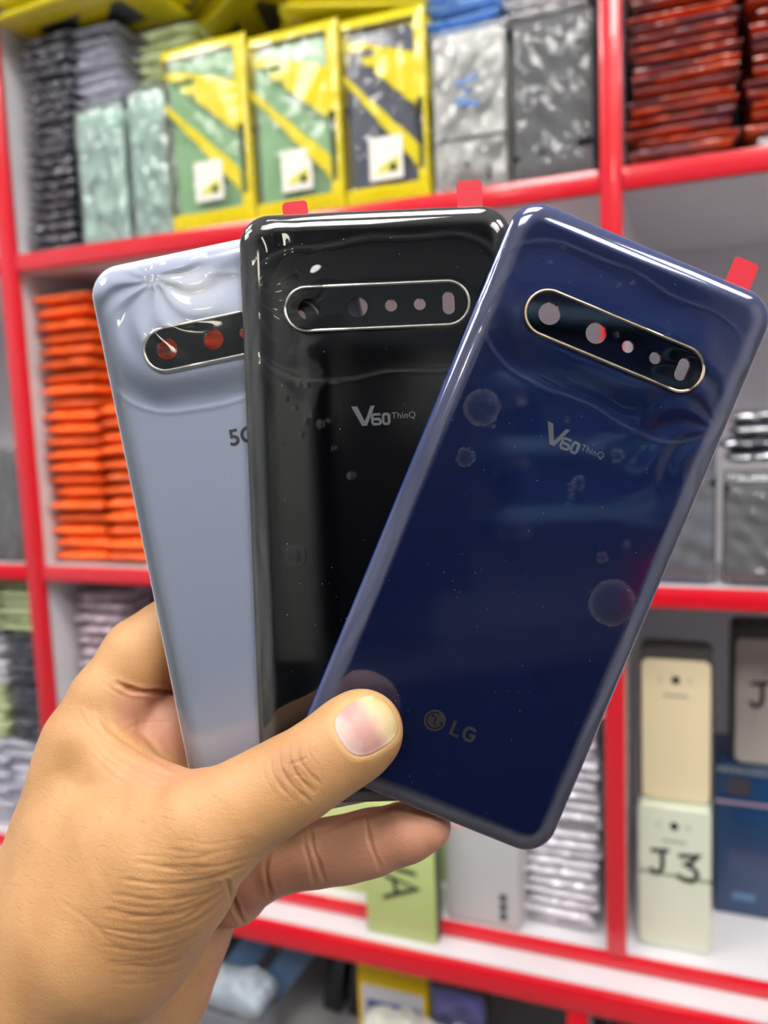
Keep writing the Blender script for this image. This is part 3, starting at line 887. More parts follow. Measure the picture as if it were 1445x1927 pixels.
def rim_me(name, mat):
    bm = bmesh.new()
    prof = [(-.0001, -.0004), (-.0001, .0009), (.00015, .00118), (.0007, .00120), (.0010, .0009), (.0011, -.0002)]
    rows = []
    for off, z in prof:
        o = stadium(.0255 + off, .0057 + off, n=24, cy=ISL_Y)
        rows.append([bm.verts.new((a, b, z)) for a, b in o])
    for a, b in zip(rows, rows[1:]):
        for i in range(len(a)):
            j = (i + 1) % len(a); bm.faces.new((a[i], a[j], b[j], b[i]))
    return from_bm(bm, name, mat, sharp=50)


def smooth01(x):
    x = np.clip(x, 0, 1); return x * x * (3 - 2 * x)


def film_me(name, mat, seed, corner, bubbles):
    """protective film laid over the cover: tents over the island, puckers towards one corner, trapped bubbles"""
    r = np.random.default_rng(seed)
    nx, ny = 150, 300
    s = np.linspace(-1, 1, nx); t = np.linspace(-1, 1, ny)
    X, Y = np.meshgrid(s * (CW / 2 - .0003), t * (CH / 2 - .0003), indexing='ij')
    # squeeze the grid corners onto the rounded outline
    hw, hh, rr = CW / 2 - .0003, CH / 2 - .0003, CR
    qx = np.abs(X) - (hw - rr); qy = np.abs(Y) - (hh - rr)
    inc = (qx > 0) & (qy > 0)
    m = np.maximum(qx, qy); L = np.hypot(qx, qy) + 1e-12
    f = np.where(inc, m / L, 1.0)
    X = np.where(inc, np.sign(X) * (hw - rr + qx * f), X); Y = np.where(inc, np.sign(Y) * (hh - rr + qy * f), Y)
    qx = np.maximum(np.abs(X) - (hw - rr), 0); qy = np.maximum(np.abs(Y) - (hh - rr), 0)
    d = np.where((qx > 0) & (qy > 0), rr - np.hypot(qx, qy), np.minimum(hw - np.abs(X), hh - np.abs(Y)))
    d = np.maximum(d + .0003, 0)
    c = np.clip(1 - d / CB, -1, 1)
    z = np.where(d < CB, -CD * (1 - np.sqrt(np.clip(1 - c ** 2, 0, 1))), 0.0)
    Z = z + .00028
    # tent over the raised camera island
    ix = np.maximum(np.abs(X) - .0198, 0); iy = Y - ISL_Y
    di = np.hypot(ix, iy)
    ang = np.arctan2(iy, X)
    reach = .0190 + .0009 * np.sin(ang * 2 + seed) + .0006 * np.sin(ang * 5 + seed * 2)
    tent = smooth01((reach - di) / (reach - .0064)) ** 1.25
    Z = Z + .00092 * tent
    edge = np.exp(-((di - reach) / .0006) ** 2)
    Z = Z + .00007 * edge
    # puckers running out to a corner
    kx, ky = corner
    vx, vy = X - kx, Y - ky
    rad = np.hypot(vx, vy); th = np.arctan2(vy, vx)
    fan = np.exp(-((rad - .014) / .012) ** 2)
    Z = Z + .00016 * fan * np.sin(th * 11 + seed + 3 * np.sin(rad * 170)) * smooth01(d / .004)
    # broad slackness
    for _ in range(7):
        a, b, p = r.uniform(-90, 90), r.uniform(-70, 70), r.uniform(0, 6.28)
        Z = Z + .000006 * np.sin(a * X + b * Y + p)
    for bx, by, br, bh in bubbles:
        q = np.hypot(X - bx * .001, Y - by * .001) / (br * .001)
        Z = Z + bh * .001 * np.clip(1 - q ** 2, 0, 1) ** 1.0
    # film whitening on sides, tent edge and bubbles, painted to stand in for reflections
    sheen_veil = .055 * smooth01((CB * 1.0 - d) / (CB * .35)) * (.75 + .5 * np.abs(np.sin(X * 900 + 3 * np.sin(Y * 60)) * np.sin(Y * 45 + seed)))
    sheen_veil = np.maximum(sheen_veil, .03 * np.exp(-((di - reach) / .00028) ** 2))
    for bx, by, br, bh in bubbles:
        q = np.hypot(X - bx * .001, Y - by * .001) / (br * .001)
        sheen_veil = np.maximum(sheen_veil, np.where(q < 1, .006 + .035 * q ** 6, 0))
    verts = np.stack([X.ravel(), Y.ravel(), Z.ravel()], 1)
    faces = []
    for i in range(nx - 1):
        for j in range(ny - 1):
            faces.append((i * ny + j, (i+1) * ny + j, (i+1) * ny + j + 1, i * ny + j + 1))
    me = mesh_from(name, verts, faces, True, [mat])
    at = me.attributes.new('sheen_veil', 'FLOAT', 'POINT'); at.data.foreach_set('value', sheen_veil.ravel().astype(np.float32))
    return me


def tab_me(name, mat, w=.0072, h=.0075, sunk=.004):
    o = rr_outline(w, h + sunk, .0012, 4)
    bm = bmesh.new()
    a = [bm.verts.new((x, y, 0)) for x, y in o]; b = [bm.verts.new((x, y, -.00012)) for x, y in o]
    bm.faces.new(a); bm.faces.new(b[::-1])
    for i in range(len(a)):
        j = (i + 1) % len(a); bm.faces.new((a[i], b[i], b[j], a[j]))
    return from_bm(bm, name, mat, smooth=False)


def glassy(name, color, rough=.04, metal=0.0, coat=1.0, spec=.6, sheen=None):
    m, nt, p = new_mat(name)
    p.inputs['Base Color'].default_value = color
    p.inputs['Roughness'].default_value = rough
    p.inputs['Metallic'].default_value = metal
    p.inputs['Coat Weight'].default_value = coat
    p.inputs['Coat Roughness'].default_value = .015
    p.inputs['Specular IOR Level'].default_value = spec
    return m


M_BLUE = glassy('navy_blue_glass', srgb(36, 58, 124), .12, .2, coat=.3)
M_BLACK = glassy('black_glass', srgb(10, 12, 17), .05, coat=0., spec=.45)
M_WHITE = glassy('pearl_white_glass', srgb(222, 231, 252), .14, 0., coat=0., spec=.6)
M_ISLAND = glassy('island_black_glass', srgb(8, 8, 11), .04, coat=0., spec=.4)
M_FILM = film_mat('clear_protective_film', strength=1.0, rough=.02, sheen_veil=True)
M_GOLD = plain('champagne_metal', srgb(226, 204, 172), .32, metal=.8)
M_SILVER = plain('brushed_silver', srgb(222, 220, 208), .32, metal=.8)
M_DUST = plain('white_dust', srgb(215, 215, 220), .8)
M_TAB = plain('red_pull_tab', srgb(200, 4, 38), .5)
M_PRINT_G = plain('grey_print', srgb(166, 172, 176), .45)
M_PRINT_D = plain('dark_grey_print', srgb(92, 92, 96), .45)
M_PRINT_T = plain('taupe_print', srgb(112, 104, 104), .45)
M_BLUE_INK = plain('emblem_navy', srgb(16, 26, 60), .3)


def flat(me, dx, dy, dz=.00003, k=1.0):
    me.transform(Matrix.Translation((dx, dy, dz)) @ Matrix.Scale(k, 4)); return me


def model_name(parent, y0):
    """V60 ThinQ lettering, left end at x = -8.3 mm"""
    mm = .001
    polys = [[(-8.4, y0 + 5.6), (-6.7, y0 + 5.6), (-4.75, y0 + 1.3), (-4.25, y0 + 2.2), (-2.9, y0 + 5.6), (-1.7, y0 + 5.6), (-4.1, y0), (-5.5, y0)]]
    obj('lettering', flat(poly_me('lettering_v', [[(a * mm, b * mm) for a, b in p] for p in polys], M_PRINT_G, .00003), 0, 0), parent)
    s6 = [[(-.2, y0 + 3.1), (-1.2, y0 + 3.1), (-2.2, y0 + 3.1), (-2.55, y0 + 2.7), (-2.55, y0 + .7), (-2.2, y0 + .35), (-.55, y0 + .35), (-.25, y0 + .6), (-.25, y0 + 1.45), (-.55, y0 + 1.75), (-2.5, y0 + 1.75)]]
    s0 = [[(.55, y0 + .6), (.55, y0 + 2.8), (.85, y0 + 3.1), (1.9, y0 + 3.1), (2.2, y0 + 2.8), (2.2, y0 + .65), (1.9, y0 + .35), (.85, y0 + .35), (.55, y0 + .6)]]
    obj('lettering', flat(strokes_me('lettering_60', [[(a * mm, b * mm) for a, b in s] for s in s6 + s0], .00068, M_PRINT_G, .00003, 'XY'), 0, 0), parent)
    obj('lettering', flat(font_me('lettering_thinq', 'ThinQ', .0025, M_PRINT_G, depth=.00002, spacing=1.05), .0029, (y0 + 1.75) * mm), parent)


def maker_mark(parent):
    mm = .001
    y = -58.9
    bm = bmesh.new()
    c = [bm.verts.new((-4.5 * mm + 3.05 * mm * math.cos(i / 40 * 6.2832), y * mm + 3.05 * mm * math.sin(i / 40 * 6.2832), .00006)) for i in range(40)]
    bm.faces.new(c)
    em = obj('emblem', from_bm(bm, 'emblem', M_PRINT_T, smooth=False), parent, (-.0009, 0, 0))
    arc = [(-4.5 + 2.25 * math.cos(a), y + 2.25 * math.sin(a)) for a in [math.radians(78 + i * 282 / 30) for i in range(31)]]
    st = [arc + [(-3.35, y), (-2.25, y)], [(-4.45, y + 1.1), (-4.45, y - 1.0), (-3.6, y - 1.0)]]
    obj('emblem_line', flat(strokes_me('emblem_line', [[(a * mm, b * mm) for a, b in s] for s in st], .00036, M_BLUE_INK, .00002, 'XY'), 0, 0, .00007), em)
    d = [(-5.45 * mm + .36 * mm * math.cos(i / 14 * 6.2832), (y + 1.05) * mm + .36 * mm * math.sin(i / 14 * 6.2832)) for i in range(14)]
    obj('emblem_dot', flat(poly_me('emblem_dot', [d], M_BLUE_INK, .00002), 0, 0, .00007), em)
    L = [[(.0, y + 2.1), (.0, y - 1.75), (2.3, y - 1.75)]]
    G = [[(6.3, y + 1.25), (5.7, y + 1.7), (4.6, y + 1.75), (3.75, y + 1.2), (3.4, y + .1), (3.75, y - 1.1), (4.7, y - 1.75), (5.8, y - 1.65), (6.35, y - 1.2), (6.35, y - .15), (5.0, y - .15)]]
    obj('lettering', flat(strokes_me('lettering_maker', [[(a * mm, b * mm) for a, b in s] for s in L + G], .0009, M_PRINT_T, .00003, 'XY'), 0, 0, .00005), parent)


FR = {'blue': ((-.012, -.035, 1), .3898, 41.5, 5.5, 220.0),
      'black': ((.02, -.006, 1), -.03886, .2, -1.6, 225.7),
      'white': ((.02, 0, 1), -.2030, -32.6, 4.2, 231.4)}


def build_cover(kind, label, mat, rim_mat, film_args, tabs):
    M = cover_frame(*FR[kind])
    t = thing('phone_back_cover', label, 'phone cover', group='phone back covers held in the hand')
    t.matrix_world = M
    obj('glass_panel', cover_panel_me('glass_panel', mat, None), t)
    isl = obj('camera_window', island_me('camera_window', M_ISLAND), t)
    obj('metal_rim', rim_me('metal_rim', rim_mat), isl)
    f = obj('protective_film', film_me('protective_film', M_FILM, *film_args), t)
    rr_ = random.Random(len(label)); bm = bmesh.new()
    for _ in range(90):
        x_, y_, q_ = rr_.uniform(-.034, .034), rr_.uniform(-.078, .078), rr_.uniform(.00004, .00011)
        if abs(y_ - ISL_Y) < .009:
            continue
        bm.faces.new([bm.verts.new((x_ + q_ * math.cos(a) * rr_.uniform(.6, 1.6), y_ + q_ * math.sin(a), .0021 if abs(y_ - ISL_Y) < .02 else .00055)) for a in (0, 1.2, 2.5, 3.8, 5.0)])
    du = obj('dust', from_bm(bm, 'dust', M_DUST, smooth=False), f); du['kind'] = 'stuff'
    for x in tabs:
        o = obj('pull_tab', tab_me('pull_tab', M_TAB), t, (x * .001 + (.0012 if kind == 'black' else 0), CH / 2 + .0012 - (.0036 if x < 0 else 0), -.0018), (0, 0, .08 if x < 0 else 0)); o['label'] = 'red pull tab'
    return t, M


def specks(seed, n, x0, x1, y0, y1):
    r = np.random.default_rng(seed)
    return [(r.uniform(x0, x1), r.uniform(y0, y1), r.uniform(.5, .9), r.uniform(.03, .09)) for _ in range(n)]


blue, M_b = build_cover('blue', 'glossy navy blue phone back cover at the right front, thumb pressed on its lower left', M_BLUE, M_GOLD,
    (3, (.037, .046), [(-26.5, 26, 5, .10), (-25.5, 11.8, 2.6, .08), (27.5, -10, 6.5, .12), (20, .5, 1.6, .08), (24.8, 6, 1.2, .08), (6, 17, 2, .06), (4.5, 15.5, 1.2, .05), (13, 28, 1.8, .06)] + specks(5, 16, -25, 30, -10, 75)),
    [26.0])
model_name(blue, 23.9)
maker_mark(blue)
black, M_k = build_cover('black', 'glossy black phone back cover in the middle of the fan', M_BLACK, M_SILVER,
    (6, (-.036, .060), [(-26, -13, 3, .12), (-9, 9, 1.2, .1), (-17, 24, 1.0, .1), (-21.5, 25, .7, .1)] + specks(8, 14, -32, -12, 12, 45)),
    [-23.2, 26.3])
model_name(black, 23.0)
white, M_w = build_cover('white', 'pearly white phone back cover at the left, lowest in the fan', M_WHITE, M_SILVER,
    (9, (-.020, .078), [(-16.5, 71.5, 1.1, .1), (-24, 20, 1, .05)] + specks(11, 6, -30, 0, -40, 70)), [])
obj('lettering', flat(font_me('lettering_5g', '5G', .0066, M_PRINT_D, bold=.00016, depth=.00003), -.0071, .0253, .00006), white)
# ------------------------------------------------------------------ the hand
# joints written as (column, row, distance mm, radius mm) of the hand as it stands in front of the lens;
# turned at once into real millimetre positions
def J(px, py, z, r):
    return np.array([(px - CX) / FPX * z, (py - CY) / FPX * z, z]), r


VOX = 0.62
LO = np.array([-205.0, 12.0, 178.0]); HI = np.array([32.0, 235.0, 318.0])
NG = np.ceil((HI - LO) / VOX).astype(int) + 1
GA = [LO[i] + VOX * np.arange(NG[i]) for i in range(3)]
BIG = 9.0


def new_field():
    return np.full(NG, BIG, np.float32)


def smin(a, b, k):
    h = np.maximum(k - np.abs(a - b), 0)
    return np.minimum(a, b) - h * h / (4 * k)


def cone(F, a, b, k):
    (pa, ra), (pb, rb) = a, b
    m = max(ra, rb) + max(k, 2) + 1.5
    lo = np.minimum(pa, pb) - m; hi = np.maximum(pa, pb) + m
    i0 = np.clip(((lo - LO) / VOX).astype(int), 0, NG - 1); i1 = np.clip(((hi - LO) / VOX).astype(int) + 2, 1, NG)
    if np.any(i1 <= i0):
        return
    x = GA[0][i0[0]:i1[0], None, None]; y = GA[1][None, i0[1]:i1[1], None]; z = GA[2][None, None, i0[2]:i1[2]]
    ba = pb - pa; bb = ba.dot(ba) + 1e-9
    t = np.clip(((x - pa[0]) * ba[0] + (y - pa[1]) * ba[1] + (z - pa[2]) * ba[2]) / bb, 0, 1)
    t2 = t
    d = np.sqrt((x - pa[0] - t * ba[0]) ** 2 + (y - pa[1] - t * ba[1]) ** 2 + (z - pa[2] - t * ba[2]) ** 2) - (ra + (rb - ra) * t2)
    sl = (slice(i0[0], i1[0]), slice(i0[1], i1[1]), slice(i0[2], i1[2]))
    F[sl] = smin(F[sl], d.astype(np.float32), k)


def chain(F, pts, k):
    js = [J(*p) for p in pts]
    for a, b in zip(js, js[1:]):
        cone(F, a, b, k)


palm = new_field()
# forearm and wrist
chain(palm, [(-420, 2620, 262, 30), (-150, 2240, 252, 30), (30, 1960, 243, 29), (110, 1830, 240, 26)], 14)
chain(palm, [(-330, 2700, 275, 28), (-20, 2250, 268, 28), (170, 1960, 258, 25), (235, 1830, 256, 22)], 14)
# knuckle side of the hand: index metacarpal up to its knuckle
chain(palm, [(40, 1850, 240, 22), (102, 1700, 241, 17.5), (134, 1560, 242, 14.6), (160, 1440, 243, 12.5), (168, 1392, 243, 12.2)], 10)
# middle, ring, little metacarpals behind it
chain(palm, [(120, 1830, 256, 20), (190, 1640, 260, 15), (228, 1500, 263, 13), (262, 1410, 264, 12.5)], 9)
chain(palm, [(170, 1860, 264, 18), (250, 1700, 268, 15), (300, 1560, 270, 13), (345, 1470, 270, 12)], 9)
chain(palm, [(215, 1420, 256, 12), (300, 1405, 255, 14), (350, 1450, 257, 15)], 6)
chain(palm, [(240, 1375, 254, 12), (330, 1368, 254, 12.6)], 5)
# muscle between thumb and index bones
chain(palm, [(90, 1720, 232, 17), (165, 1590, 229, 14.5), (215, 1500, 231, 10)], 9)
chain(palm, [(160, 1690, 224, 18), (240, 1590, 219, 13.5), (300, 1530, 217, 9.5)], 9)
# ball of the thumb
chain(palm, [(95, 1830, 228, 25), (215, 1735, 221, 22.5), (310, 1648, 214, 16.5), (395, 1562, 208, 13.0)], 9)
chain(palm, [(150, 1850, 236, 24), (270, 1725, 229, 16), (350, 1640, 222, 12)], 9)
# web of skin from thumb to index knuckle
chain(palm, [(188, 1398, 236, 8.5), (232, 1450, 230, 7.5), (290, 1492, 223, 7.0), (372, 1520, 214, 8.5)], 6)
chain(palm, [(205, 1450, 240, 9), (265, 1510, 234, 9), (340, 1560, 226, 9)], 6)
# heel of the hand on the little-finger side
heel = new_field()
chain(heel, [(165, 1950, 262, 24), (268, 1830, 262, 21.5), (330, 1745, 262, 16.5), (385, 1700, 258, 12)], 8)
chain(heel, [(250, 1900, 268, 22), (300, 1750, 266, 18), (372, 1640, 266, 12)], 8)

thumb = new_field()
chain(thumb, [(330, 1610, 210, 14.8), (395, 1562, 208, 13.0), (470, 1513, 207, 11.7), (530, 1478, 207, 11.0), (575, 1452, 207.5, 10.4), (625, 1418, 208.5, 10.3), (668, 1386, 210, 10.6), (684, 1373, 210.5, 10.2)], 4)

index = new_field()
chain(index, [(168, 1392, 243, 12.2), (208, 1322, 246, 12.1), (268, 1236, 250, 11.9), (322, 1197, 251, 11.2), (410, 1166, 249, 9.6), (470, 1160, 245.5, 8.8), (520, 1168, 243.5, 7.9)], 4)
middle = new_field()
chain(middle, [(262, 1410, 264, 12), (350, 1330, 268, 10.8), (470, 1270, 262, 9.8), (560, 1262, 253, 9.0), (640, 1290, 246, 7.8)], 4)
ring = new_field()
chain(ring, [(345, 1470, 270, 11.5), (430, 1420, 272, 10.5), (540, 1390, 264, 9.5), (620, 1390, 254, 8.8), (680, 1410, 246.5, 7.6)], 4)
little = new_field()
chain(little, [(372, 1660, 262, 12), (440, 1672, 253, 10.4)], 6)
chain(little, [(440, 1672, 253, 10.2), (480, 1640, 247, 9.3), (535, 1616, 243, 9.1), (595, 1606, 240, 9.0), (650, 1598, 238, 8.9), (700, 1585, 236, 8.8), (765, 1566, 233.5, 7.9), (806, 1556, 232, 6.6)], 4)

SD = smin(palm, heel, 2.2)
SD = smin(SD, thumb, 5.0)
SD = smin(SD, index, 3.0)
for F_ in (middle, ring):
    SD = smin(SD, F_, 2.5)
SD = smin(SD, little, 1.6)
del palm, heel, thumb, index, middle, ring, little

# the covers press flats into the skin
for nm in ('blue', 'black', 'white'):
    n, roll, x, y, z = FR[nm]
    n = Vector(n).normalized()
    ax = Vector((math.cos(roll), math.sin(roll), 0)); ax = (ax - n * ax.dot(n)).normalized(); ay = n.cross(ax)
    p0 = np.array(GA[0] - x)[:, None, None], np.array(GA[1] - y)[None, :, None], np.array(GA[2] - z)[None, None, :]
    def dt(v): return (p0[0] * v[0] + p0[1] * v[1] + p0[2] * v[2]).astype(np.float32)
    qx = np.abs(dt(ax)) - 38.8; qy = np.abs(dt(ay)) - 84.65; qz = np.abs(dt(n) - 1.3) - 1.95
    bd = np.maximum(np.maximum(qx, qy), qz) - 0.1
    SD = np.maximum(SD, -bd)
del qx, qy, qz, bd


def surface_net(S):
    """dual surface of the zero level: one vertex per crossed cell"""
    ins = S < 0
    n = S.shape
    acc = np.zeros((n[0]-1, n[1]-1, n[2]-1, 3), np.float32); cnt = np.zeros((n[0]-1, n[1]-1, n[2]-1), np.float32)
    edges = []
    for ax in range(3):
        a = [slice(None)] * 3; b = [slice(None)] * 3
        a[ax] = slice(0, -1); b[ax] = slice(1, None)
        cr = ins[tuple(a)] != ins[tuple(b)]
        idx = np.argwhere(cr)
        va = S[tuple(a)][cr]; vb = S[tuple(b)][cr]
        t = va / (va - vb)
        pos = idx.astype(np.float32).copy(); pos[:, ax] += t
        o1, o2 = [q for q in range(3) if q != ax]
        for d1 in (0, -1):
            for d2 in (0, -1):
                c = idx.copy(); c[:, o1] += d1; c[:, o2] += d2
                ok = (c[:, o1] >= 0) & (c[:, o2] >= 0) & (c[:, o1] < n[o1]-1) & (c[:, o2] < n[o2]-1)
                cc = c[ok]
                np.add.at(acc, (cc[:, 0], cc[:, 1], cc[:, 2]), pos[ok]); np.add.at(cnt, (cc[:, 0], cc[:, 1], cc[:, 2]), 1)
        edges.append((ax, o1, o2, idx, ins[tuple(a)][cr]))
    act = cnt > 0
    vid = np.full(cnt.shape, -1, np.int64); vid[act] = np.arange(act.sum())
    V = acc[act] / cnt[act][:, None]
    Q = []
    for ax, o1, o2, idx, s in edges:
        ok = (idx[:, o1] > 0) & (idx[:, o2] > 0) & (idx[:, o1] < n[o1]-1) & (idx[:, o2] < n[o2]-1)
        idx = idx[ok]; s = s[ok]
        def g(d1, d2):
            c = idx.copy(); c[:, o1] += d1; c[:, o2] += d2
            return vid[c[:, 0], c[:, 1], c[:, 2]]
        q = np.stack([g(-1, -1), g(0, -1), g(0, 0), g(-1, 0)], 1)
        flip = s if ax != 1 else ~s
        q[~flip] = q[~flip][:, ::-1]
        Q.append(q)
    return V * VOX + LO, np.concatenate(Q)


SD[0] = SD[-1] = 1; SD[:, 0] = 1; SD[:, -1] = 1; SD[:, :, 0] = 1; SD[:, :, -1] = 1
HV, HQ = surface_net(SD)
del SD
print('hand mesh', len(HV), len(HQ))
# relax
ea = np.concatenate([HQ[:, [0, 1]], HQ[:, [1, 2]], HQ[:, [2, 3]], HQ[:, [3, 0]]])


def relax(V, it, lam=.5):
    c = np.bincount(ea[:, 0], minlength=len(V)) + np.bincount(ea[:, 1], minlength=len(V))
    for _ in range(it):
        s = np.stack([np.bincount(ea[:, 0], V[ea[:, 1], k], minlength=len(V)) + np.bincount(ea[:, 1], V[ea[:, 0], k], minlength=len(V)) for k in range(3)], 1)
        V = V + lam * (s / c[:, None] - V)
    return V


HV = relax(HV, 5)


def subdivide(V, Q):
    """split every quad in four"""
    E = np.concatenate([Q[:, [0, 1]], Q[:, [1, 2]], Q[:, [2, 3]], Q[:, [3, 0]]])
    E.sort(axis=1)
    key = E[:, 0].astype(np.int64) * len(V) + E[:, 1]
    u, inv = np.unique(key, return_inverse=True)
    ev = (V[u // len(V)] + V[u % len(V)]) / 2
    n, m = len(V), len(Q)
    e = [n + inv[k * m:(k + 1) * m] for k in range(4)]
    c = n + len(u) + np.arange(m)
    W = np.concatenate([V, ev, V[Q].mean(1)])
    return W, np.concatenate([np.stack([Q[:, 0], e[0], c, e[3]], 1), np.stack([e[0], Q[:, 1], e[1], c], 1),
                              np.stack([c, e[1], Q[:, 2], e[2]], 1), np.stack([e[3], c, e[2], Q[:, 3]], 1)])


HV, HQ = subdivide(HV, HQ)
ea = np.concatenate([HQ[:, [0, 1]], HQ[:, [1, 2]], HQ[:, [2, 3]], HQ[:, [3, 0]]])
HV = relax(HV, 4)


def normals(V, Q):
    n = np.cross(V[Q[:, 2]] - V[Q[:, 0]], V[Q[:, 3]] - V[Q[:, 1]])
    N = np.zeros_like(V)
    for k in range(4):
        for c in range(3):
            N[:, c] += np.bincount(Q[:, k], n[:, c], minlength=len(V))
    return N / (np.linalg.norm(N, axis=1)[:, None] + 1e-12)


HN = normals(HV, HQ)
U_ = HV[:, 0] / HV[:, 2] * FPX + CX; V_ = HV[:, 1] / HV[:, 2] * FPX + CY
facing = np.clip(-(HN * HV).sum(1) / np.linalg.norm(HV, axis=1) * 3, 0, 1)


def seg_dist(pts):
    pts = np.array(pts, float); best = np.full(len(U_), 1e9)
    lo, hi = pts.min(0) - 34, pts.max(0) + 34
    s = np.nonzero((U_ > lo[0]) & (U_ < hi[0]) & (V_ > lo[1]) & (V_ < hi[1]) & (facing > 0))[0]
    u, v = U_[s], V_[s]; bb = np.full(len(s), 1e9)
    for a, b in zip(pts, pts[1:]):
        ba = b - a
        t = np.clip(((u - a[0]) * ba[0] + (v - a[1]) * ba[1]) / (ba @ ba), 0, 1)
        bb = np.minimum(bb, np.hypot(u - a[0] - t * ba[0], v - a[1] - t * ba[1]))
    best[s] = bb
    return best


def spline(pts, n=8):
    pts = [np.array(p, float) for p in pts]
    P = [2 * pts[0] - pts[1]] + pts + [2 * pts[-1] - pts[-2]]; out = []
    for i in range(1, len(P) - 2):
        for s in range(n):
            t = s / n
            out.append(.5 * ((2 * P[i]) + (P[i+1] - P[i-1]) * t + (2 * P[i-1] - 5 * P[i] + 4 * P[i+1] - P[i+2]) * t * t + (3 * P[i] - P[i-1] - 3 * P[i+1] + P[i+2]) * t ** 3))
    out.append(pts[-1]); return out


DISP = np.zeros(len(HV)); CREASE_SHADE = np.zeros(len(HV))
CREASES = [  # (points, depth mm, half width px)
    ([(222, 1286), (245, 1297), (270, 1302), (345, 1303), (380, 1303)], 1.3, 7), ([(200, 1290), (222, 1305), (240, 1312)], .4, 6),
    ([(182, 1335), (205, 1368), (238, 1398), (292, 1428), (352, 1458)], .9, 9),
    ([(150, 1340), (168, 1368), (205, 1395), (250, 1420)], .5, 6), ([(230, 1425), (285, 1452), (350, 1470)], .6, 6),
    ([(180, 1395), (230, 1432), (290, 1462), (345, 1480)], .5, 6), ([(210, 1440), (270, 1474), (330, 1490)], .4, 6),
    ([(176, 1425), (215, 1462), (275, 1492)], .3, 6),
    ([(262, 1310), (260, 1360), (262, 1405)], .35, 5), ([(215, 1385), (262, 1362), (330, 1358)], .3, 5),
    # thumb knuckle
    ([(527, 1408), (528, 1440), (545, 1472), (572, 1498), (588, 1512)], .32, 4.5), ([(545, 1402), (546, 1432), (562, 1462), (590, 1490)], .42, 5),
    ([(510, 1420), (512, 1450), (530, 1482), (556, 1508)], .25, 4.5), ([(562, 1398), (562, 1425), (578, 1450), (606, 1478)], .3, 4.5),
    ([(580, 1392), (582, 1418), (598, 1440)], .2, 4), ([(495, 1436), (500, 1466), (518, 1494)], .18, 4),
    ([(538, 1438), (560, 1434), (584, 1424)], .2, 4), ([(545, 1462), (572, 1458)], .2, 4),
    # folds under the thumb
    ([(250, 1622), (330, 1632), (410, 1630), (484, 1612)], .45, 6), ([(230, 1655), (320, 1664), (400, 1652), (470, 1626)], .6, 7),
    ([(210, 1682), (300, 1694), (390, 1680), (452, 1648)], .5, 6), ([(190, 1712), (290, 1724), (375, 1706), (436, 1668)], .55, 7),
    ([(180, 1745), (280, 1758), (365, 1736), (425, 1690)], .5, 6), ([(190, 1780), (280, 1790), (360, 1766), (412, 1716)], .45, 6),
    ([(200, 1815), (285, 1820), (355, 1796), (400, 1750)], .4, 6), ([(120, 1700), (170, 1735), (215, 1780)], .3, 7),
    ([(300, 1596), (380, 1606), (455, 1596)], .3, 5), ([(330, 1580), (400, 1588), (470, 1575)], .25, 5),
    ([(210, 1850), (280, 1850), (340, 1826)], .3, 6),
    # little finger joints
    ([(506, 1606), (500, 1640), (508, 1684)], .6, 7), ([(583, 1548), (588, 1590), (600, 1625), (612, 1660)], .45, 6),
    ([(574, 1572), (574, 1590), (584, 1630), (592, 1662)], .35, 6), ([(688, 1530), (692, 1565), (702, 1600), (716, 1634)], .4, 6),
    ([(428, 1660), (440, 1700), (458, 1738)], 1.0, 7), ([(300, 1910), (345, 1870), (390, 1832)], .4, 8),
]
rc = random.Random(3)
FL = [[(250, 1622), (330, 1632), (410, 1630), (484, 1612)], [(230, 1655), (320, 1664), (400, 1652), (470, 1626)], [(190, 1712), (290, 1724), (375, 1706), (436, 1668)],
      [(180, 1745), (280, 1758), (365, 1736), (425, 1690)], [(200, 1815), (285, 1820), (355, 1796), (400, 1750)], [(160, 1320), (200, 1385), (270, 1430), (340, 1462)], [(180, 1405), (230, 1442), (290, 1472), (345, 1488)],
      [(150, 1330), (190, 1400), (260, 1446), (330, 1480)]]
FINE = []
for k in range(70):
    f = rc.choice(FL); q0 = rc.uniform(0, .6); q1 = q0 + rc.uniform(.2, .4)
    sp = spline(f); off = rc.uniform(-22, 22); sl = rc.uniform(-12, 12)
    seg = sp[int(q0 * len(sp)):max(int(q1 * len(sp)), int(q0 * len(sp)) + 3)]
    FINE.append(([(p[0], p[1] + off + sl * i / len(seg)) for i, p in enumerate(seg)], rc.uniform(.04, .12), rc.uniform(2.2, 3.2)))
CREASES = [(p, dd * (.85 if p[0][0] > 490 else (.30 if dd < .95 else .85)), ww * .62) for p, dd, ww in CREASES] + FINE
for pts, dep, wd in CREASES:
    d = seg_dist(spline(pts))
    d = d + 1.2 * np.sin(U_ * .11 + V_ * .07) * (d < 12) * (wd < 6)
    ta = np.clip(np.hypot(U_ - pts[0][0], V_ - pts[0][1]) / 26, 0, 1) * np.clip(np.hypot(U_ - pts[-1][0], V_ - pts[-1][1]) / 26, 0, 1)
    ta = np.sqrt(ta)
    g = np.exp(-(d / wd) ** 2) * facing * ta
    DISP -= dep * g; CREASE_SHADE = np.maximum(CREASE_SHADE, np.minimum(1, dep * 1.6) * np.exp(-(d / (wd * .8)) ** 2) * facing * ta)
    DISP += dep * .22 * np.exp(-((d - wd * 2.0) / wd) ** 2) * facing * ta
near_hand = HV[:, 2]
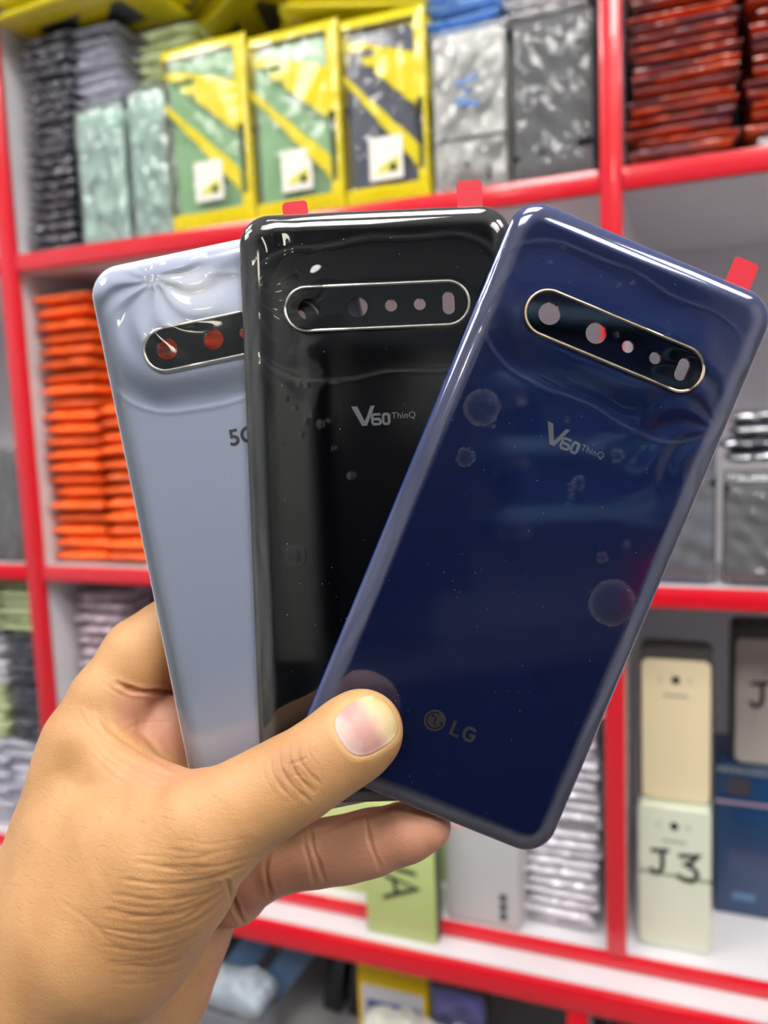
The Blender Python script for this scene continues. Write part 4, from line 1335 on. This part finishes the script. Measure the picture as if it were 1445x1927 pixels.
# bed of the thumbnail
NAILC = np.array([690.0, 1366.0]); na = np.array([.86, -.51]); nb = np.array([.51, .86])
nu = ((U_ - NAILC[0]) * na[0] + (V_ - NAILC[1]) * na[1]) / 55.0; nv = ((U_ - NAILC[0]) * nb[0] + (V_ - NAILC[1]) * nb[1]) / 50.0
sup = (np.abs(nu) ** 2.8 + np.abs(nv) ** 2.8) ** (1 / 2.8)
front = facing * (HV[:, 2] < 214)
DISP += front * (-.55 * np.clip((1.08 - sup) / .12, 0, 1) + .14 * np.exp(-((sup - 1.2) / .10) ** 2))
HV = HV + HN * DISP[:, None]
HV = relax(HV, 1, .3)

# skin tint: palm side pinker, knuckles browner
pal = np.zeros(len(HV))
pal = np.maximum(pal, np.clip((U_ - 395) / 60, 0, 1) * np.clip((V_ - 1540 - (620 - U_) * .35) / 50, 0, 1) * np.clip((HV[:, 2] - 221) / 4, 0, 1))
pal = np.maximum(pal, np.clip((V_ - 1290 - (U_ - 200) * -.1) / 20, 0, 1) * np.clip((U_ - 205) / 30, 0, 1) * np.clip((1330 + (U_ - 140) * .55 - V_) / 20, 0, 1))
pal = np.maximum(pal, .8 * np.clip((HV[:, 2] - 243) / 8, 0, 1) * np.clip((U_ - 360) / 60, 0, 1))
pal = pal * np.clip((HV[:, 2] - 221) / 4, 0, 1)
pal = np.maximum(pal, .35 * np.exp(-((U_ - 290) ** 2 + (V_ - 1440) ** 2) / 60 ** 2) + .5 * np.exp(-((U_ - 330) ** 2 / 90 ** 2 + (V_ - 1455) ** 2 / 28 ** 2)))
brown = 1.0 * np.exp(-(((U_ - 552) / 52) ** 2 + ((V_ - 1450) / 48) ** 2)) * (HV[:, 2] < 222)
tipy = np.exp(-((np.abs(sup - 1.15)) / .2) ** 2) * front

HW = np.array([list(lens_to_world(*v)) for v in HV])
origin = lens_to_world(*J(60, 1900, 240, 1)[0])
hand_me = bpy.data.meshes.new('hand')
hand_me.from_pydata((HW - np.array(origin)).tolist(), [], HQ.tolist())
hand_me.update()
hand_me.polygons.foreach_set('use_smooth', [True] * len(hand_me.polygons))
for nm, arr in (('palm_side', pal), ('knuckle', brown), ('crease_shade', CREASE_SHADE), ('nail_fold', tipy)):
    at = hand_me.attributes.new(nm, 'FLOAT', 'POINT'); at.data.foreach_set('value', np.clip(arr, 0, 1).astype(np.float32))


def skin_mat():
    m, nt, p = new_mat('skin')
    N = nt.nodes.new; L = nt.links.new
    def attr(n):
        a = N('ShaderNodeAttribute'); a.attribute_name = n; return a.outputs['Fac']
    def mix(fac, a, b):
        x = N('ShaderNodeMix'); x.data_type = 'RGBA'
        if isinstance(fac, float): x.inputs[0].default_value = fac
        else: L(fac, x.inputs[0])
        for k, v in ((6, a), (7, b)):
            if isinstance(v, tuple): x.inputs[k].default_value = v
            else: L(v, x.inputs[k])
        return x.outputs[2]
    def noise(scale, detail=3, stretch=None, rough=.5):
        tc = N('ShaderNodeTexCoord'); mp = N('ShaderNodeMapping'); L(tc.outputs['Object'], mp.inputs[0])
        if stretch:
            mp.inputs['Scale'].default_value = stretch[0]; mp.inputs['Rotation'].default_value = stretch[1]
        n = N('ShaderNodeTexNoise'); n.inputs['Scale'].default_value = scale; n.inputs['Detail'].default_value = detail; n.inputs['Roughness'].default_value = rough
        L(mp.outputs[0], n.inputs['Vector']); return n.outputs[0]
    def rng_(v, a, b, c=0., d=1.):
        r = N('ShaderNodeMapRange'); L(v, r.inputs[0])
        for i, q in enumerate((a, b, c, d)): r.inputs[i + 1].default_value = q
        return r.outputs[0]
    def mul(a, k):
        q = N('ShaderNodeMath'); q.operation = 'MULTIPLY'; L(a, q.inputs[0])
        if isinstance(k, float): q.inputs[1].default_value = k
        else: L(k, q.inputs[1])
        return q.outputs[0]
    c = mix(rng_(noise(45), .35, .7), SKIN_A, SKIN_B)
    c = mix(mul(attr('palm_side'), .85), c, SKIN_P)
    c = mix(mul(rng_(noise(260, 2), .52, .75), .22), c, SKIN_R)
    c = mix(mul(attr('knuckle'), .6), c, SKIN_K)
    c = mix(mul(attr('nail_fold'), .35), c, srgb(196, 158, 104))
    c = mix(mul(attr('crease_shade'), .5), c, srgb(140, 84, 50))  # shade in the skin folds painted into the colour
    L(c, p.inputs['Base Color'])
    p.inputs['Roughness'].default_value = .47
    p.inputs['Specular IOR Level'].default_value = .38
    p.inputs['Subsurface Weight'].default_value = .12
    p.inputs['Subsurface Radius'].default_value = (.0035, .0014, .0007)
    p.inputs['Subsurface Scale'].default_value = 1.0
    v = N('ShaderNodeTexVoronoi'); v.feature = 'DISTANCE_TO_EDGE'; v.inputs['Scale'].default_value = 900
    tc = N('ShaderNodeTexCoord'); L(tc.outputs['Object'], v.inputs['Vector'])
    b1 = N('ShaderNodeBump'); b1.inputs['Distance'].default_value = .00007; b1.inputs['Strength'].default_value = .5
    L(rng_(v.outputs[0], 0., .12), b1.inputs['Height'])
    b2 = N('ShaderNodeBump'); b2.inputs['Distance'].default_value = .00018; b2.inputs['Strength'].default_value = .7
    L(noise(230, 4, ((1, 1, 2.6), (0.3, .5, 0)), .6), b2.inputs['Height']); L(b1.outputs[0], b2.inputs['Normal'])
    L(b2.outputs[0], p.inputs['Normal'])
    return m


SKIN_A = srgb(172, 128, 84); SKIN_B = srgb(186, 142, 96); SKIN_P = srgb(184, 130, 106); SKIN_R = srgb(166, 112, 76); SKIN_K = srgb(126, 78, 48)
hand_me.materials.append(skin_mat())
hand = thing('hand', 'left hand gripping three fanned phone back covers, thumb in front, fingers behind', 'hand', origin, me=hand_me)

# thumbnail laid on its bed
bvh = BVHTree.FromPolygons([tuple(v) for v in HW], HQ.tolist())
nw, nh = 30, 26
nverts, ok = [], []
for side in (0, 1):
    for i in range(nw):
        for j in range(nh):
            a = -1 + 2 * i / (nw - 1); b = -1 + 2 * j / (nh - 1)
            # square -> superellipse
            s = max(abs(a), abs(b)); l = (abs(a) ** 2.8 + abs(b) ** 2.8) ** (1 / 2.8) + 1e-9
            a2, b2 = a * s / l, b * s / l
            px, py = NAILC + na * a2 * 55 * 1.03 + nb * b2 * 50 * 1.03
            d = (lens_to_world((px - CX) / FPX * 200, (py - CY) / FPX * 200, 200) - EYE).normalized()
            h, n_, _, dist = bvh.ray_cast(EYE, d)
            lift = .00040 * (1 - s ** 6) + .00002 + (.0003 * max(0, a2 - .5))
            p = EYE + d * (dist - (lift if side == 0 else lift - .00035))
            nverts.append(p - origin)
nfaces = []
for i in range(nw - 1):
    for j in range(nh - 1):
        q = (i * nh + j, (i+1) * nh + j, (i+1) * nh + j + 1, i * nh + j + 1)
        nfaces.append(q); nfaces.append(tuple(nw * nh + k for k in q[::-1]))
bord = [i * nh for i in range(nw)] + [(nw-1) * nh + j for j in range(1, nh)] + [i * nh + nh - 1 for i in range(nw - 2, -1, -1)] + [j for j in range(nh - 2, 0, -1)]
for i in range(len(bord)):
    a, b = bord[i], bord[(i + 1) % len(bord)]
    nfaces.append((b, a, nw * nh + a, nw * nh + b))
nail_me = mesh_from('thumbnail', nverts, nfaces, True, [])
vals = []
at = nail_me.attributes.new('tip', 'FLOAT', 'POINT')
for side in (0, 1):
    for i in range(nw):
        for j in range(nh):
            a = -1 + 2 * i / (nw - 1); b = -1 + 2 * j / (nh - 1)
            vals.append(a + .12 * b * b)
at.data.foreach_set('value', vals)
nm_, nt, p = new_mat('nail')
a_ = nt.nodes.new('ShaderNodeAttribute'); a_.attribute_name = 'tip'
mr = nt.nodes.new('ShaderNodeMapRange'); mr.inputs[1].default_value = -1; mr.inputs[2].default_value = 1
rp = nt.nodes.new('ShaderNodeValToRGB')
nt.links.new(a_.outputs['Fac'], mr.inputs[0]); nt.links.new(mr.outputs[0], rp.inputs[0]); nt.links.new(rp.outputs[0], p.inputs['Base Color'])
e = rp.color_ramp.elements
e[0].position = 0; e[0].color = srgb(190, 164, 154); e[1].position = 1; e[1].color = srgb(176, 148, 98)
for pos, c in ((.12, (186, 158, 150)), (.30, (176, 132, 126)), (.54, (178, 132, 124)), (.76, (196, 172, 138)), (.92, (194, 174, 128))):
    x = e.new(pos); x.color = srgb(*c)
p.inputs['Roughness'].default_value = .42; p.inputs['Specular IOR Level'].default_value = .35; p.inputs['Subsurface Weight'].default_value = .1; p.inputs['Subsurface Scale'].default_value = .001
nail_me.materials.append(nm_)
nl = obj('thumbnail', nail_me, hand); nl['label'] = 'pink thumbnail with yellowish free edge'


# fine dark hairs on the back of the hand
rh = random.Random(9)
bm = bmesh.new()
for k in range(130):
    px, py = rh.uniform(20, 420), rh.uniform(1470, 1800)
    if py < 1500 and px > 130:
        continue
    ang = math.radians(rh.uniform(195, 245)); ln = rh.uniform(10, 26); cv = rh.uniform(-.5, .5)
    pts = []
    for i in range(5):
        q = i / 4
        x_ = px + math.cos(ang + cv * q) * ln * q; y_ = py + math.sin(ang + cv * q) * ln * q
        d = (lens_to_world((x_ - CX) / FPX * 200, (y_ - CY) / FPX * 200, 200) - EYE).normalized()
        h, n_, _, dist = bvh.ray_cast(EYE, d)
        if h is None:
            break
        pts.append(h + n_ * (-1 if n_.dot(d) > 0 else 1) * (.00002 + .00035 * math.sin(q * 1.5)) - origin)
    if len(pts) < 5:
        continue
    prev = None
    for i, p_ in enumerate(pts):
        rad = .000032 * (1 - .75 * i / 4)
        ring_ = [bm.verts.new(p_ + Vector((math.cos(a), .3 * math.sin(a), math.sin(a))) * rad) for a in (0, 2.1, 4.2)]
        if prev:
            for j in range(3):
                bm.faces.new((prev[j], prev[(j + 1) % 3], ring_[(j + 1) % 3], ring_[j]))
        prev = ring_
hr = obj('fine_hair', from_bm(bm, 'fine_hair', plain('dark_hair', srgb(70, 46, 32), .5)), hand)
hr['kind'] = 'stuff'
